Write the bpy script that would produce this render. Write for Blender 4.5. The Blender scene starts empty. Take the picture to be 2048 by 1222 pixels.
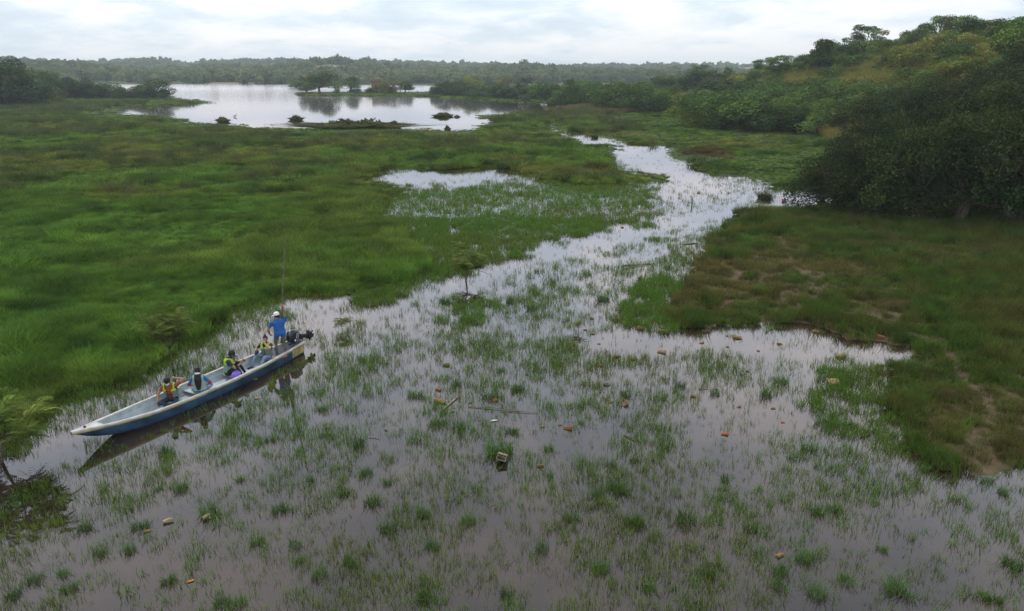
import bpy, bmesh, math, random
import numpy as np
from mathutils import Vector, Matrix
R = math.radians
scene = bpy.context.scene
C = scene.collection

# ------------------------------------------------------------------ camera
CAM_H = 9.8                                  # drone height above the water (m)
FPX = 1462.0                                 # focal length in photo pixels (2048 wide)
PITCH = math.atan(471.0 / 1462.0)            # horizon sits at photo row 140
cam_data = bpy.data.cameras.new('camera')
cam = bpy.data.objects.new('camera', cam_data); C.objects.link(cam)
cam.location = (0, 0, CAM_H)
cam.rotation_euler = (math.pi / 2 - PITCH, 0, 0)
cam_data.sensor_fit = 'HORIZONTAL'; cam_data.sensor_width = 36.0
cam_data.lens = 36.0 * FPX / 2048.0
cam_data.clip_start = 0.1; cam_data.clip_end = 30000.0
scene.camera = cam

# ------------------------------------------------------------------ sky, sun, exposure
SUN_EL, SUN_AZ = R(52), R(-35)               # azimuth from +Y towards +X
world = bpy.data.worlds.new('World'); scene.world = world
world.use_nodes = True
wt = world.node_tree; wt.nodes.clear()
def wn(t, **k):
    n = wt.nodes.new(t)
    for a, b in k.items(): setattr(n, a, b)
    return n
def wmath(op, a, b=None, c=None):
    n = wn('ShaderNodeMath', operation=op)
    for i, v in enumerate((a, b, c)):
        if v is None: continue
        if isinstance(v, (int, float)): n.inputs[i].default_value = v
        else: wt.links.new(v, n.inputs[i])
    return n.outputs[0]
sky = wn('ShaderNodeTexSky', sky_type='NISHITA', sun_disc=False, sun_elevation=SUN_EL, sun_rotation=SUN_AZ,
         air_density=1.0, dust_density=2.0, ozone_density=1.0)
tc = wn('ShaderNodeTexCoord')
sep = wn('ShaderNodeSeparateXYZ'); wt.links.new(tc.outputs['Generated'], sep.inputs[0])
zc = wmath('MAXIMUM', sep.outputs['Z'], 0.0)
den = wmath('ADD', zc, 0.22)
cx = wmath('DIVIDE', sep.outputs['X'], den); cy = wmath('DIVIDE', sep.outputs['Y'], den)
comb = wn('ShaderNodeCombineXYZ'); wt.links.new(cx, comb.inputs[0]); wt.links.new(cy, comb.inputs[1])
def wnoise(scale, detail, rough, off, dist=0.0):
    m = wn('ShaderNodeMapping'); m.inputs['Location'].default_value = off
    wt.links.new(comb.outputs[0], m.inputs['Vector'])
    n = wn('ShaderNodeTexNoise'); n.inputs['Scale'].default_value = scale
    n.inputs['Detail'].default_value = detail; n.inputs['Roughness'].default_value = rough
    n.inputs['Distortion'].default_value = dist
    wt.links.new(m.outputs[0], n.inputs['Vector'])
    return n.outputs['Fac']
big = wnoise(0.8, 4.0, 0.55, (3.1, 1.7, 0.0), 0.3)
puff = wnoise(2.6, 9.0, 0.58, (7.3, 2.2, 0.0), 0.2)
cl = wmath('ADD', wmath('MULTIPLY', big, 0.5), wmath('MULTIPLY', puff, 0.5))
ramp = wn('ShaderNodeValToRGB'); wt.links.new(cl, ramp.inputs[0])
e = ramp.color_ramp.elements
e[0].position = 0.38; e[0].color = (0.52, 0.61, 0.71, 1)
e[1].position = 0.58; e[1].color = (0.86, 0.86, 0.87, 1)
k = e.new(0.46); k.color = (0.61, 0.69, 0.77, 1)
k = e.new(0.51); k.color = (0.74, 0.78, 0.83, 1)
# broken overcast: brightest some way above the horizon, heavier cloud overhead (as the water mirrors it)
bf = wn('ShaderNodeFloatCurve'); wt.links.new(zc, bf.inputs['Value'])
cv = bf.mapping.curves[0]; cv.points[0].location = (0, .50); cv.points[1].location = (1, .54)
for q_ in ((.12, .62), (.30, .97), (.60, .56)): cv.points.new(*q_)
bf.mapping.update()
bright = wmath('MULTIPLY', bf.outputs[0], 2.0)
clouds = wn('ShaderNodeVectorMath', operation='SCALE'); wt.links.new(ramp.outputs[0], clouds.inputs[0]); wt.links.new(bright, clouds.inputs['Scale'])
bg_sky = wn('ShaderNodeBackground'); wt.links.new(sky.outputs[0], bg_sky.inputs[0]); bg_sky.inputs[1].default_value = 0.10
bg_cloud = wn('ShaderNodeBackground'); wt.links.new(clouds.outputs[0], bg_cloud.inputs[0]); bg_cloud.inputs[1].default_value = 1.0
mixw = wn('ShaderNodeMixShader'); mixw.inputs[0].default_value = 0.86
wt.links.new(bg_sky.outputs[0], mixw.inputs[1]); wt.links.new(bg_cloud.outputs[0], mixw.inputs[2])
wout = wn('ShaderNodeOutputWorld'); wt.links.new(mixw.outputs[0], wout.inputs[0])

sun_d = bpy.data.lights.new('sun', 'SUN'); sun = bpy.data.objects.new('sun', sun_d); C.objects.link(sun)
sun_d.energy = 1.5; sun_d.angle = R(10); sun_d.color = (1.0, 0.95, 0.87)
sdir = Vector((math.sin(SUN_AZ) * math.cos(SUN_EL), math.cos(SUN_AZ) * math.cos(SUN_EL), math.sin(SUN_EL)))
sun.rotation_euler = sdir.to_track_quat('Z', 'Y').to_euler()
sun.location = (0, 0, 60)

vs = scene.view_settings
vs.view_transform = 'Standard'; vs.look = 'None'; vs.exposure = 0.36; vs.gamma = 1.0
vs.use_curve_mapping = False
scene.cycles.use_denoising = True; scene.cycles.denoising_prefilter = 'NONE'; scene.cycles.denoising_input_passes = 'RGB_ALBEDO_NORMAL'
scene.cycles.max_bounces = 6; scene.cycles.diffuse_bounces = 3; scene.cycles.glossy_bounces = 3
scene.cycles.transmission_bounces = 3; scene.cycles.volume_bounces = 0; scene.cycles.transparent_max_bounces = 4

# ------------------------------------------------------------------ helpers
cP, sP = math.cos(PITCH), math.sin(PITCH)
def at(x, y, z=0.0):
    """photo pixel -> point on the level plane z"""
    u = (x - 1024) / FPX; v = (611 - y) / FPX
    d = Vector((u, cP + v * sP, -sP + v * cP))
    t = (z - CAM_H) / d.z
    return Vector((d.x * t, d.y * t, z))
def proj(X, Y, Z=0.0):
    dz = Z - CAM_H
    dep = np.maximum(Y * cP - dz * sP, 0.5); up = Y * sP + dz * cP
    return 1024 + FPX * X / dep, 611 - FPX * up / dep

def tag(o, label=None, cat=None, group=None, kind=None):
    if label: o['label'] = label
    if cat: o['category'] = cat
    if group: o['group'] = group
    if kind: o['kind'] = kind
    return o
def link(name, mesh, parent=None, mat=None):
    o = bpy.data.objects.new(name, mesh); C.objects.link(o)
    if mat is not None and not mesh.materials: mesh.materials.append(mat)
    if parent is not None: o.parent = parent
    return o
def empty(name, loc=(0, 0, 0), rz=0.0, s=1.0):
    o = bpy.data.objects.new(name, None); C.objects.link(o)
    o.location = loc; o.rotation_euler = (0, 0, rz); o.scale = (s, s, s) if isinstance(s, (int, float)) else s
    o.empty_display_size = 0.2
    return o

def np_mesh(name, V, F, tint=None, smooth=False):
    """V (n,3); F list of int arrays, each (m,k)"""
    me = bpy.data.meshes.new(name)
    V = np.asarray(V, np.float32)
    F = [np.asarray(f, np.int32) for f in F if len(f)]
    me.vertices.add(len(V)); me.vertices.foreach_set('co', V.ravel())
    loops = np.concatenate([f.ravel() for f in F])
    tot = np.concatenate([np.full(len(f), f.shape[1], np.int32) for f in F])
    start = np.concatenate(([0], np.cumsum(tot)[:-1])).astype(np.int32)
    me.loops.add(len(loops)); me.loops.foreach_set('vertex_index', loops)
    me.polygons.add(len(tot)); me.polygons.foreach_set('loop_start', start)
    if smooth: me.polygons.foreach_set('use_smooth', np.ones(len(tot), bool))
    me.update(calc_edges=True)
    if tint is not None:
        a = me.attributes.new('tint', 'FLOAT_COLOR', 'POINT')
        t4 = np.ones((len(V), 4), np.float32); t4[:, :3] = tint
        a.data.foreach_set('color', t4.ravel())
    return me

# value noise in the ground plane
def _hash(ix, iy, seed):
    n = (ix.astype(np.int64) * 374761393 + iy.astype(np.int64) * 668265263 + seed * 1442695041) & 0x7fffffff
    n = ((n ^ (n >> 13)) * 1274126177) & 0x7fffffff
    n = ((n ^ (n >> 16)) * 2246822519) & 0x7fffffff
    return (n & 0xffff) / 65535.0
def vnoise(x, y, seed=0):
    x = np.asarray(x, float); y = np.asarray(y, float)
    ix = np.floor(x); iy = np.floor(y); fx = x - ix; fy = y - iy
    fx = fx * fx * (3 - 2 * fx); fy = fy * fy * (3 - 2 * fy)
    a = _hash(ix, iy, seed); b = _hash(ix + 1, iy, seed); c = _hash(ix, iy + 1, seed); d = _hash(ix + 1, iy + 1, seed)
    return (a * (1 - fx) + b * fx) * (1 - fy) + (c * (1 - fx) + d * fx) * fy
def fbm(x, y, f, seed=0, oc=3):
    s = 0; w = 0.5; tot = 0
    for i in range(oc):
        s = s + w * vnoise(x * f, y * f, seed + i * 17); tot += w; w *= 0.5; f *= 2.03
    return s / tot
def sstep(a, b, x):
    t = np.clip((x - a) / (b - a), 0, 1); return t * t * (3 - 2 * t)
def inpoly(px, py, poly):
    r = np.zeros(np.shape(px), bool); n = len(poly); j = n - 1
    for i in range(n):
        xi, yi = poly[i]; xj, yj = poly[j]
        c = ((yi > py) != (yj > py)) & (px < (xj - xi) * (py - yi) / ((yj - yi) or 1e-9) + xi)
        r ^= c; j = i
    return r
def linedist(px, py, pts):
    d = np.full(np.shape(px), 1e9)
    for (x0, y0), (x1, y1) in zip(pts[:-1], pts[1:]):
        dx, dy = x1 - x0, y1 - y0
        t = np.clip(((px - x0) * dx + (py - y0) * dy) / (dx * dx + dy * dy), 0, 1)
        d = np.minimum(d, np.hypot(px - x0 - t * dx, py - y0 - t * dy))
    return d

# ------------------------------------------------------------------ materials
MATS = {}
def mat(name, col, rough=0.8, metal=0.0, var=0.0, vscale=6.0, bump=0.0, bscale=40.0, spec=0.3, col2=None):
    if name in MATS: return MATS[name]
    m = bpy.data.materials.new(name); m.use_nodes = True; MATS[name] = m
    t = m.node_tree; b = t.nodes['Principled BSDF']
    b.inputs['Roughness'].default_value = rough; b.inputs['Metallic'].default_value = metal
    b.inputs['Specular IOR Level'].default_value = spec
    if var or col2:
        n = t.nodes.new('ShaderNodeTexNoise'); n.inputs['Scale'].default_value = vscale; n.inputs['Detail'].default_value = 5
        tcn = t.nodes.new('ShaderNodeTexCoord'); t.links.new(tcn.outputs['Object'], n.inputs['Vector'])
        r = t.nodes.new('ShaderNodeValToRGB'); t.links.new(n.outputs['Fac'], r.inputs[0])
        c2 = col2 or tuple(max(0, c * (1 - var)) for c in col)
        c1 = col if col2 else tuple(min(1, c * (1 + var * 0.6)) for c in col)
        r.color_ramp.elements[0].position = 0.35; r.color_ramp.elements[0].color = (*c2, 1)
        r.color_ramp.elements[1].position = 0.65; r.color_ramp.elements[1].color = (*c1, 1)
        t.links.new(r.outputs[0], b.inputs['Base Color'])
    else:
        b.inputs['Base Color'].default_value = (*col, 1)
    if bump:
        n = t.nodes.new('ShaderNodeTexNoise'); n.inputs['Scale'].default_value = bscale; n.inputs['Detail'].default_value = 4
        tcn = t.nodes.new('ShaderNodeTexCoord'); t.links.new(tcn.outputs['Object'], n.inputs['Vector'])
        bp = t.nodes.new('ShaderNodeBump'); bp.inputs['Strength'].default_value = bump; bp.inputs['Distance'].default_value = 0.02
        t.links.new(n.outputs['Fac'], bp.inputs['Height']); t.links.new(bp.outputs[0], b.inputs['Normal'])
    return m
def leaf_mat(name, src, trans=0.3, mul=(1, 1, 1), rnd=0.25):
    """foliage: colour from the 'tint' attribute (of the leaf or of the tuft), light passing through"""
    m = bpy.data.materials.new(name); m.use_nodes = True; MATS[name] = m
    t = m.node_tree; t.nodes.clear()
    a = t.nodes.new('ShaderNodeAttribute'); a.attribute_name = 'tint'; a.attribute_type = src
    oi = t.nodes.new('ShaderNodeObjectInfo')
    mr = t.nodes.new('ShaderNodeMapRange'); t.links.new(oi.outputs['Random'], mr.inputs[0])
    mr.inputs[3].default_value = 1 - rnd; mr.inputs[4].default_value = 1 + rnd
    sc = t.nodes.new('ShaderNodeVectorMath'); sc.operation = 'SCALE'
    t.links.new(a.outputs['Color'], sc.inputs[0]); t.links.new(mr.outputs[0], sc.inputs['Scale'])
    mu = t.nodes.new('ShaderNodeVectorMath'); mu.operation = 'MULTIPLY'; mu.inputs[1].default_value = mul
    t.links.new(sc.outputs[0], mu.inputs[0])
    d = t.nodes.new('ShaderNodeBsdfDiffuse'); t.links.new(mu.outputs[0], d.inputs[0])
    tr = t.nodes.new('ShaderNodeBsdfTranslucent')
    m2 = t.nodes.new('ShaderNodeVectorMath'); m2.operation = 'MULTIPLY'; m2.inputs[1].default_value = (1.1, 1.15, 0.6)
    t.links.new(mu.outputs[0], m2.inputs[0]); t.links.new(m2.outputs[0], tr.inputs[0])
    x = t.nodes.new('ShaderNodeMixShader'); x.inputs[0].default_value = trans
    t.links.new(d.outputs[0], x.inputs[1]); t.links.new(tr.outputs[0], x.inputs[2])
    g = t.nodes.new('ShaderNodeBsdfGlossy'); g.inputs['Roughness'].default_value = 0.5; g.inputs[0].default_value = (1, 1, 1, 1)
    x2 = t.nodes.new('ShaderNodeMixShader'); x2.inputs[0].default_value = 0.008
    t.links.new(x.outputs[0], x2.inputs[1]); t.links.new(g.outputs[0], x2.inputs[2])
    o = t.nodes.new('ShaderNodeOutputMaterial'); t.links.new(x2.outputs[0], o.inputs[0])
    return m
M_GRASS = leaf_mat('grass_blade', 'INSTANCER', 0.30, rnd=0.18)
M_LEAF = leaf_mat('tree_leaf', 'GEOMETRY', 0.28, rnd=0.30)
M_BARK = mat('bark', (0.10, 0.075, 0.055), 0.9, var=0.4, vscale=9, bump=0.5, bscale=25)
# ------------------------------------------------------------------ the lie of the land
LAKE = [(150,167),(300,168),(600,169),(870,171.5),(858,183),(760,183.5),(605,183),(590,187),(600,191),(760,193),(870,194),
        (940,200),(1060,203),(1110,208),(1185,211),(1110,222),(1024,225),(985,229),(972,233),(990,244),(965,256),(900,262),
        (800,259),(640,258),(560,258),(543,264),(530,254),(480,251),(440,249),(390,244),(345,233),(300,231),(222,229),
        (240,213),(330,211),(390,209),(422,206),(400,201),(345,197),(335,185),(150,180)]
CHANNEL = [(1095,247),(1112,243),(1120,250),(1128,262),(1165,262),(1215,272),(1260,286),(1345,290),(1352,310),(1420,345),(1530,364),(1556,386),
           (1600,372),(1700,372),(1700,418),(1620,422),(1540,412),(1490,420),(1440,465),(1405,500),(1385,540),(1365,580),(1345,625),
           (1365,655),(1450,652),(1640,655),(1685,680),(1830,690),(1842,716),(1830,740),(1760,735),(1790,800),(1800,860),(1850,930),(1950,948),(2048,930),(2300,1010),
           (2900,1160),(2900,3000),(-1200,3000),(-1200,1150),(-300,920),(0,862),(110,800),(200,772),(300,735),(380,690),(420,640),(500,605),(560,588),
           (705,585),(800,562),(855,540),(800,470),(745,440),(700,415),(760,392),(830,378),(725,364),(715,350),(800,338),(900,334),(985,330),
           (1060,338),(1060,362),(1120,374),(1240,372),(1300,360),(1270,345),(1190,322),(1205,308),(1245,297),(1150,292),(1135,270),(1110,262)]
PUDDLES = [[(90,322),(140,320),(135,329),(100,330)], [(1120,320),(1150,319),(1152,326),(1122,326)]]
def water_mask(x, y):
    """True where water stands (shape warped a little so that edges are ragged)"""
    w = 0.35 + 0.012 * y
    xx = x + (fbm(x, y, 0.9, 5, 3) - 0.5) * w * 2.2
    yy = y + (fbm(x, y, 0.9, 9, 3) - 0.5) * w * 2.2
    lo_ = sstep(40, 60, y) * sstep(260, 150, y)
    xx = xx + (fbm(x, y, 0.17, 15, 3) - 0.5) * 9 * lo_; yy = yy + (fbm(x, y, 0.17, 19, 3) - 0.5) * 7 * lo_
    yy = np.maximum(yy, 3.0)
    u, v = proj(xx, yy, 0.0)
    m = inpoly(u, v, LAKE) | inpoly(u, v, CHANNEL)
    for p in PUDDLES: m |= inpoly(u, v, p)
    return m & (y < 640)
FOOT = ([-60, 0, 50, 90, 134, 223, 300, 400, 600], [24, 24, 26, 36, 46, 44, 52, 75, 120])
AMP = ([-60, 0, 127, 193, 226, 274, 330, 450, 700], [16, 16.6, 16.6, 13.4, 10.0, 5.6, 3.0, 2.0, 2.0])
def hill(x, y):
    foot = np.interp(y, *FOOT); amp = np.interp(y, *AMP)
    s = np.clip((x - foot) / (88 - np.minimum(foot, 60)), 0, 1.6)
    z = amp * sstep(0, 1.15, s) + (fbm(x, y, 0.05, 41, 3) - 0.5) * 2.2 * sstep(0.1, 0.6, s)
    return np.where(x > foot, z, 0)
def far_hills(x, y):
    d = np.hypot(x, y)
    ang = np.arctan2(x, y)
    shore = 545 + 60 * (fbm(ang * 60, ang * 0, 0.12, 61, 2) - 0.5)
    r = sstep(0, 1, (d - shore) / 330)
    h = r * (8.5 + 19 * (fbm(ang * 100, d * 0.012, 0.16, 63, 3) - 0.43))
    h += sstep(950, 1500, d) * (9 + 24 * (fbm(ang * 100, d * 0.004, 0.10, 67, 2) - 0.42))
    left = sstep(0.25, -0.45, ang)
    h = h * (0.62 + 0.55 * left)
    return np.maximum(h, 0) * sstep(shore - 5, shore + 60, d)
def land_h(x, y):
    return 0.05 + 0.13 * fbm(x, y, 0.35, 3, 3) + 0.10 * sstep(30, 160, y) * fbm(x, y, 0.06, 13, 2)
def height(x, y, soft=True):
    x = np.asarray(x, float); y = np.asarray(y, float)
    wm = water_mask(x, y)
    fr_ = np.zeros(x.shape)
    for r_ in ((.5, 1.2) if soft else ()):
        for a_ in range(6): fr_ += water_mask(x + r_ * (1 + y / 60) * math.cos(a_ * 1.047), y + r_ * (1 + y / 60) * math.sin(a_ * 1.047))
    fr_ /= 12                                                # banks shelve gently into the water
    z = np.where(wm, -0.03 - 0.4 * sstep(.4, 1, fr_), land_h(x, y) * (1 - 1.8 * np.minimum(fr_, .55)))
    return z + np.where(wm, 0, 1) * (hill(x, y) + far_hills(x, y))
def on_ground(px, py):
    """where the line of sight through a photo pixel meets the land or water"""
    u = (px - 1024) / FPX; v = (611 - py) / FPX
    d = np.array((u, cP + v * sP, -sP + v * cP)); d = d / d[1]
    t = np.exp(np.linspace(math.log(8), math.log(1500), 2500))
    X = d[0] * t; Y = t; Z = CAM_H + d[2] * t
    hit = np.where(Z <= np.maximum(height(X, Y, False), 0.0))[0]
    i = hit[0] if len(hit) else len(t) - 1
    if Y[i] > 300 and px > 1500:                              # just over the brow: stand it on the brow
        near = Y < 300; i = int(np.argmin(((Z - height(X, Y, False)) / t)[near]))
    return Vector((X[i], Y[i], max(float(height(X[i:i+1], Y[i:i+1], False)[0]), 0.0)))

# graded grid: fine near the boat, coarse at the horizon
ny, nx = 420, 360
gy = np.concatenate((np.linspace(-60, 7, 25), 8 * np.exp(np.linspace(0, math.log(3200 / 8), ny - 25))))
q = np.linspace(-1, 1, nx)
YY = np.repeat(gy[:, None], nx, 1)
halfw = 30 + np.maximum(gy, 0) * 1.25
XX = q[None, :] * halfw[:, None]
ZZ = height(XX, YY)
V = np.stack((XX.ravel(), YY.ravel(), ZZ.ravel()), 1)
i = np.arange(len(gy) - 1)[:, None] * nx + np.arange(nx - 1)[None, :]
F = np.stack((i, i + 1, i + nx + 1, i + nx), -1).reshape(-1, 4)
# the soil's own colour: bare mud on the trodden bank, peat and old grass in the meadow, straw on the hill
u_, v_ = proj(XX, np.maximum(YY, 3), 0)
u_, v_ = u_.ravel(), v_.ravel(); xf, yf = XX.ravel(), YY.ravel()
nz = fbm(xf, yf, 0.5, 21, 3)[:, None]
col = np.array((0.040, 0.060, 0.016)) * (0.6 + 0.9 * nz)
bankm = (inpoly(u_, v_, [(1200,425),(2900,425),(2900,1300),(1500,1300),(1250,700)]) & (xf > 3))[:, None]
col = np.where(bankm, np.array((0.085, 0.064, 0.036)) * (0.7 + 0.6 * nz), col)
hz = (hill(xf, yf) > 2.0)[:, None]
col = np.where(hz, np.array((0.14, 0.13, 0.038)) * (0.7 + 0.7 * nz), col)
fd = np.hypot(xf, yf)[:, None] > 560
sandy = (fbm(xf, yf, 0.014, 71, 2)[:, None] > 0.68)
col = np.where(fd, np.where(sandy, (0.21, 0.15, 0.085), (0.06, 0.085, 0.035)), col)
ground = link('ground', np_mesh('ground', V, [F], col, smooth=True))
tag(ground, 'low marshy ground rising to a green hill', None, kind='structure')
m = bpy.data.materials.new('soil'); m.use_nodes = True
t = m.node_tree; b = t.nodes['Principled BSDF']; b.inputs['Roughness'].default_value = 0.95; b.inputs['Specular IOR Level'].default_value = 0.15
a = t.nodes.new('ShaderNodeAttribute'); a.attribute_name = 'tint'
n = t.nodes.new('ShaderNodeTexNoise'); n.inputs['Scale'].default_value = 3.0; n.inputs['Detail'].default_value = 8; n.inputs['Roughness'].default_value = 0.7
tcn = t.nodes.new('ShaderNodeTexCoord'); t.links.new(tcn.outputs['Object'], n.inputs['Vector'])
mr = t.nodes.new('ShaderNodeMapRange'); mr.inputs[1].default_value = 0.3; mr.inputs[2].default_value = 0.7; mr.inputs[3].default_value = 0.55; mr.inputs[4].default_value = 1.45
t.links.new(n.outputs['Fac'], mr.inputs[0])
sc_ = t.nodes.new('ShaderNodeVectorMath'); sc_.operation = 'SCALE'
t.links.new(a.outputs['Color'], sc_.inputs[0]); t.links.new(mr.outputs[0], sc_.inputs['Scale'])
t.links.new(sc_.outputs[0], b.inputs['Base Color'])
bp = t.nodes.new('ShaderNodeBump'); bp.inputs['Strength'].default_value = 0.6; bp.inputs['Distance'].default_value = 0.06
t.links.new(n.outputs['Fac'], bp.inputs['Height']); t.links.new(bp.outputs[0], b.inputs['Normal'])
ground.data.materials.append(m)

# still, silty water: one level sheet
wv = [(-1200, -60, 0), (1200, -60, 0), (1200, 720, 0), (-1200, 720, 0)]
water = link('water', np_mesh('water', wv, [[(0, 1, 2, 3)]]))
tag(water, 'still brown water of the flooded marsh and lake', None, kind='structure')
m = bpy.data.materials.new('silty_water'); m.use_nodes = True
t = m.node_tree; t.nodes.clear()
dif = t.nodes.new('ShaderNodeBsdfDiffuse')
tcn = t.nodes.new('ShaderNodeTexCoord')
n = t.nodes.new('ShaderNodeTexNoise'); n.inputs['Scale'].default_value = 0.5; n.inputs['Detail'].default_value = 6
t.links.new(tcn.outputs['Object'], n.inputs['Vector'])
r = t.nodes.new('ShaderNodeValToRGB'); t.links.new(n.outputs['Fac'], r.inputs[0])
r.color_ramp.elements[0].position = 0.35; r.color_ramp.elements[0].color = (0.014, 0.010, 0.007, 1)
r.color_ramp.elements[1].position = 0.7; r.color_ramp.elements[1].color = (0.040, 0.027, 0.016, 1)
t.links.new(r.outputs[0], dif.inputs[0])
gl = t.nodes.new('ShaderNodeBsdfGlossy'); gl.inputs['Roughness'].default_value = 0.03; gl.inputs[0].default_value = (1.0, 0.955, 0.985, 1)
# the open lake beyond the near shore is ruffled by a breath of wind
sx = t.nodes.new('ShaderNodeSeparateXYZ'); t.links.new(tcn.outputs['Object'], sx.inputs[0])
rr = t.nodes.new('ShaderNodeMapRange'); rr.inputs[1].default_value = 150; rr.inputs[2].default_value = 420; rr.inputs[3].default_value = 0.03; rr.inputs[4].default_value = 0.16
t.links.new(sx.outputs['Y'], rr.inputs[0]); t.links.new(rr.outputs[0], gl.inputs['Roughness'])
fr = t.nodes.new('ShaderNodeFresnel'); fr.inputs['IOR'].default_value = 1.68
n2 = t.nodes.new('ShaderNodeTexNoise'); n2.inputs['Scale'].default_value = 1.6; n2.inputs['Detail'].default_value = 3
t.links.new(tcn.outputs['Object'], n2.inputs['Vector'])
bp = t.nodes.new('ShaderNodeBump'); bp.inputs['Strength'].default_value = 0.05; bp.inputs['Distance'].default_value = 0.03
t.links.new(n2.outputs['Fac'], bp.inputs['Height'])
t.links.new(bp.outputs[0], gl.inputs['Normal'])
x = t.nodes.new('ShaderNodeMixShader'); t.links.new(fr.outputs[0], x.inputs[0]); t.links.new(dif.outputs[0], x.inputs[1]); t.links.new(gl.outputs[0], x.inputs[2])
o = t.nodes.new('ShaderNodeOutputMaterial'); t.links.new(x.outputs[0], o.inputs[0])
water.data.materials.append(m)
# ------------------------------------------------------------------ grass (nobody could count it)
rng = np.random.default_rng(11)
hidden = bpy.data.collections.new('grass_sources')          # not in the scene: only read by the scatterers
def blades(n, rad, h0, h1, w, lean, seed, flat=0.0):
    g = np.random.default_rng(seed)
    a = g.uniform(0, 2 * np.pi, n); r = rad * np.sqrt(g.uniform(0, 1, n))
    bx, by = r * np.cos(a), r * np.sin(a)
    h = g.uniform(h0, h1, n); az = g.uniform(0, 2 * np.pi, n) * 0.5 + a * 0.5 + g.normal(0, .6, n)
    ln = h * np.abs(g.normal(lean, lean * 0.5, n))
    dx, dy = np.cos(az), np.sin(az)
    fa = g.uniform(0, 2 * np.pi, n); wx, wy = np.cos(fa) * w / 2, np.sin(fa) * w / 2
    z0 = -0.05 * np.ones(n)
    P = []
    for s, zz, ww in ((0, 0, 1.0), (0.35, 0.55, 0.85), (1.0, 1.0, 0.12)):
        cx_, cy_ = bx + dx * ln * s, by + dy * ln * s
        cz = z0 * (s == 0) + h * (zz - flat * s * 0.25)
        P.append(np.stack((cx_ - wx * ww, cy_ - wy * ww, cz), 1)); P.append(np.stack((cx_ + wx * ww, cy_ + wy * ww, cz), 1))
    V = np.stack(P, 1).reshape(-1, 3); k = np.arange(n)[:, None] * 6
    F = np.concatenate((k + np.array((0, 1, 3, 2)), k + np.array((2, 3, 5, 4))))
    return V, F
def source(name, V, F, col):
    me = np_mesh(name, V, [F]); me.materials.append(M_GRASS)
    o = bpy.data.objects.new(name, me); col.objects.link(o); return o
def collection(name):
    c = bpy.data.collections.new(name); return c
S_SPRIG = collection('sprigs')
for i in range(5): source('sprig_source', *blades(4 + i, .085, .06, .23, .0105, .36, 100 + i), S_SPRIG)
S_TUFT = collection('tufts')
for i in range(4): source('tuft_source', *blades(46, .22, .22, .50, .016, .40, 200 + i), S_TUFT)
S_SHORT = collection('short')
for i in range(4): source('short_source', *blades(40, .20, .08, .24, .015, .7, 300 + i), S_SHORT)
S_TALL = collection('tall')
for i in range(4): source('tall_source', *blades(60, .34, .45, 1.0, .024, .45, 400 + i), S_TALL)

def scatter(name, label, cat, pts, tint, scale, coll, parent=None, tilt=0.12, zs=None):
    """one object of points; geometry nodes set a tuft on each"""
    n = len(pts); g = np.random.default_rng(len(pts))
    me = bpy.data.meshes.new(name); me.vertices.add(n); me.vertices.foreach_set('co', pts.astype(np.float32).ravel())
    rot = np.stack((g.normal(0, tilt, n), g.normal(0, tilt, n), g.uniform(0, 6.283, n)), 1).astype(np.float32)
    s3 = np.stack((scale, scale, scale * (zs if zs is not None else 1)), 1).astype(np.float32)
    for nm, ty, arr, key in (('rot', 'FLOAT_VECTOR', rot, 'vector'), ('scl', 'FLOAT_VECTOR', s3, 'vector'),
                             ('tint', 'FLOAT_COLOR', np.concatenate((tint, np.ones((n, 1))), 1).astype(np.float32), 'color'),
                             ('pick', 'INT', g.integers(0, len(coll.objects), n).astype(np.int32), 'value')):
        at_ = me.attributes.new(nm, ty, 'POINT'); at_.data.foreach_set(key, arr.ravel())
    o = link(name, me, parent)
    ng = bpy.data.node_groups.new(name + '_scatter', 'GeometryNodeTree')
    ng.interface.new_socket('Geometry', in_out='INPUT', socket_type='NodeSocketGeometry')
    ng.interface.new_socket('Geometry', in_out='OUTPUT', socket_type='NodeSocketGeometry')
    N = ng.nodes; L = ng.links
    gi = N.new('NodeGroupInput'); go = N.new('NodeGroupOutput')
    iop = N.new('GeometryNodeInstanceOnPoints'); ci = N.new('GeometryNodeCollectionInfo')
    ci.inputs['Collection'].default_value = coll; ci.inputs['Separate Children'].default_value = True; ci.inputs['Reset Children'].default_value = True
    def named(nm, ty):
        q = N.new('GeometryNodeInputNamedAttribute'); q.data_type = ty; q.inputs['Name'].default_value = nm; return q.outputs['Attribute']
    L.new(gi.outputs[0], iop.inputs['Points']); L.new(ci.outputs[0], iop.inputs['Instance'])
    iop.inputs['Pick Instance'].default_value = True
    L.new(named('pick', 'INT'), iop.inputs['Instance Index'])
    e2r = N.new('FunctionNodeEulerToRotation'); L.new(named('rot', 'FLOAT_VECTOR'), e2r.inputs[0])
    L.new(e2r.outputs[0], iop.inputs['Rotation']); L.new(named('scl', 'FLOAT_VECTOR'), iop.inputs['Scale'])
    L.new(iop.outputs[0], go.inputs[0])
    md = o.modifiers.new('scatter', 'NODES'); md.node_group = ng
    tag(o, label, cat, kind='stuff')
    return o

# the boat's place, kept free of grass
STERN = Vector((-7.785, 24.91, 0)); BOW_DIR = Vector((-.4732, -.8809, 0)); BOAT_L = 8.4
def in_boat(x, y, m=0.1):
    dx, dy = x - STERN.x, y - STERN.y
    s = dx * BOW_DIR.x + dy * BOW_DIR.y; p = dx * -BOW_DIR.y + dy * BOW_DIR.x
    return (s > -0.5) & (s < BOAT_L - 0.9) & (np.abs(p) < 0.62 + m)
def spread(y0, y1, per_m2, wide=0.80, pad=4):
    w = wide * y1 + pad; n = int(2 * w * (y1 - y0) * per_m2)
    x = rng.uniform(-w, w, n); y = rng.uniform(y0, y1, n)
    k = np.abs(x) < wide * y + pad
    return x[k], y[k]

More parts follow.
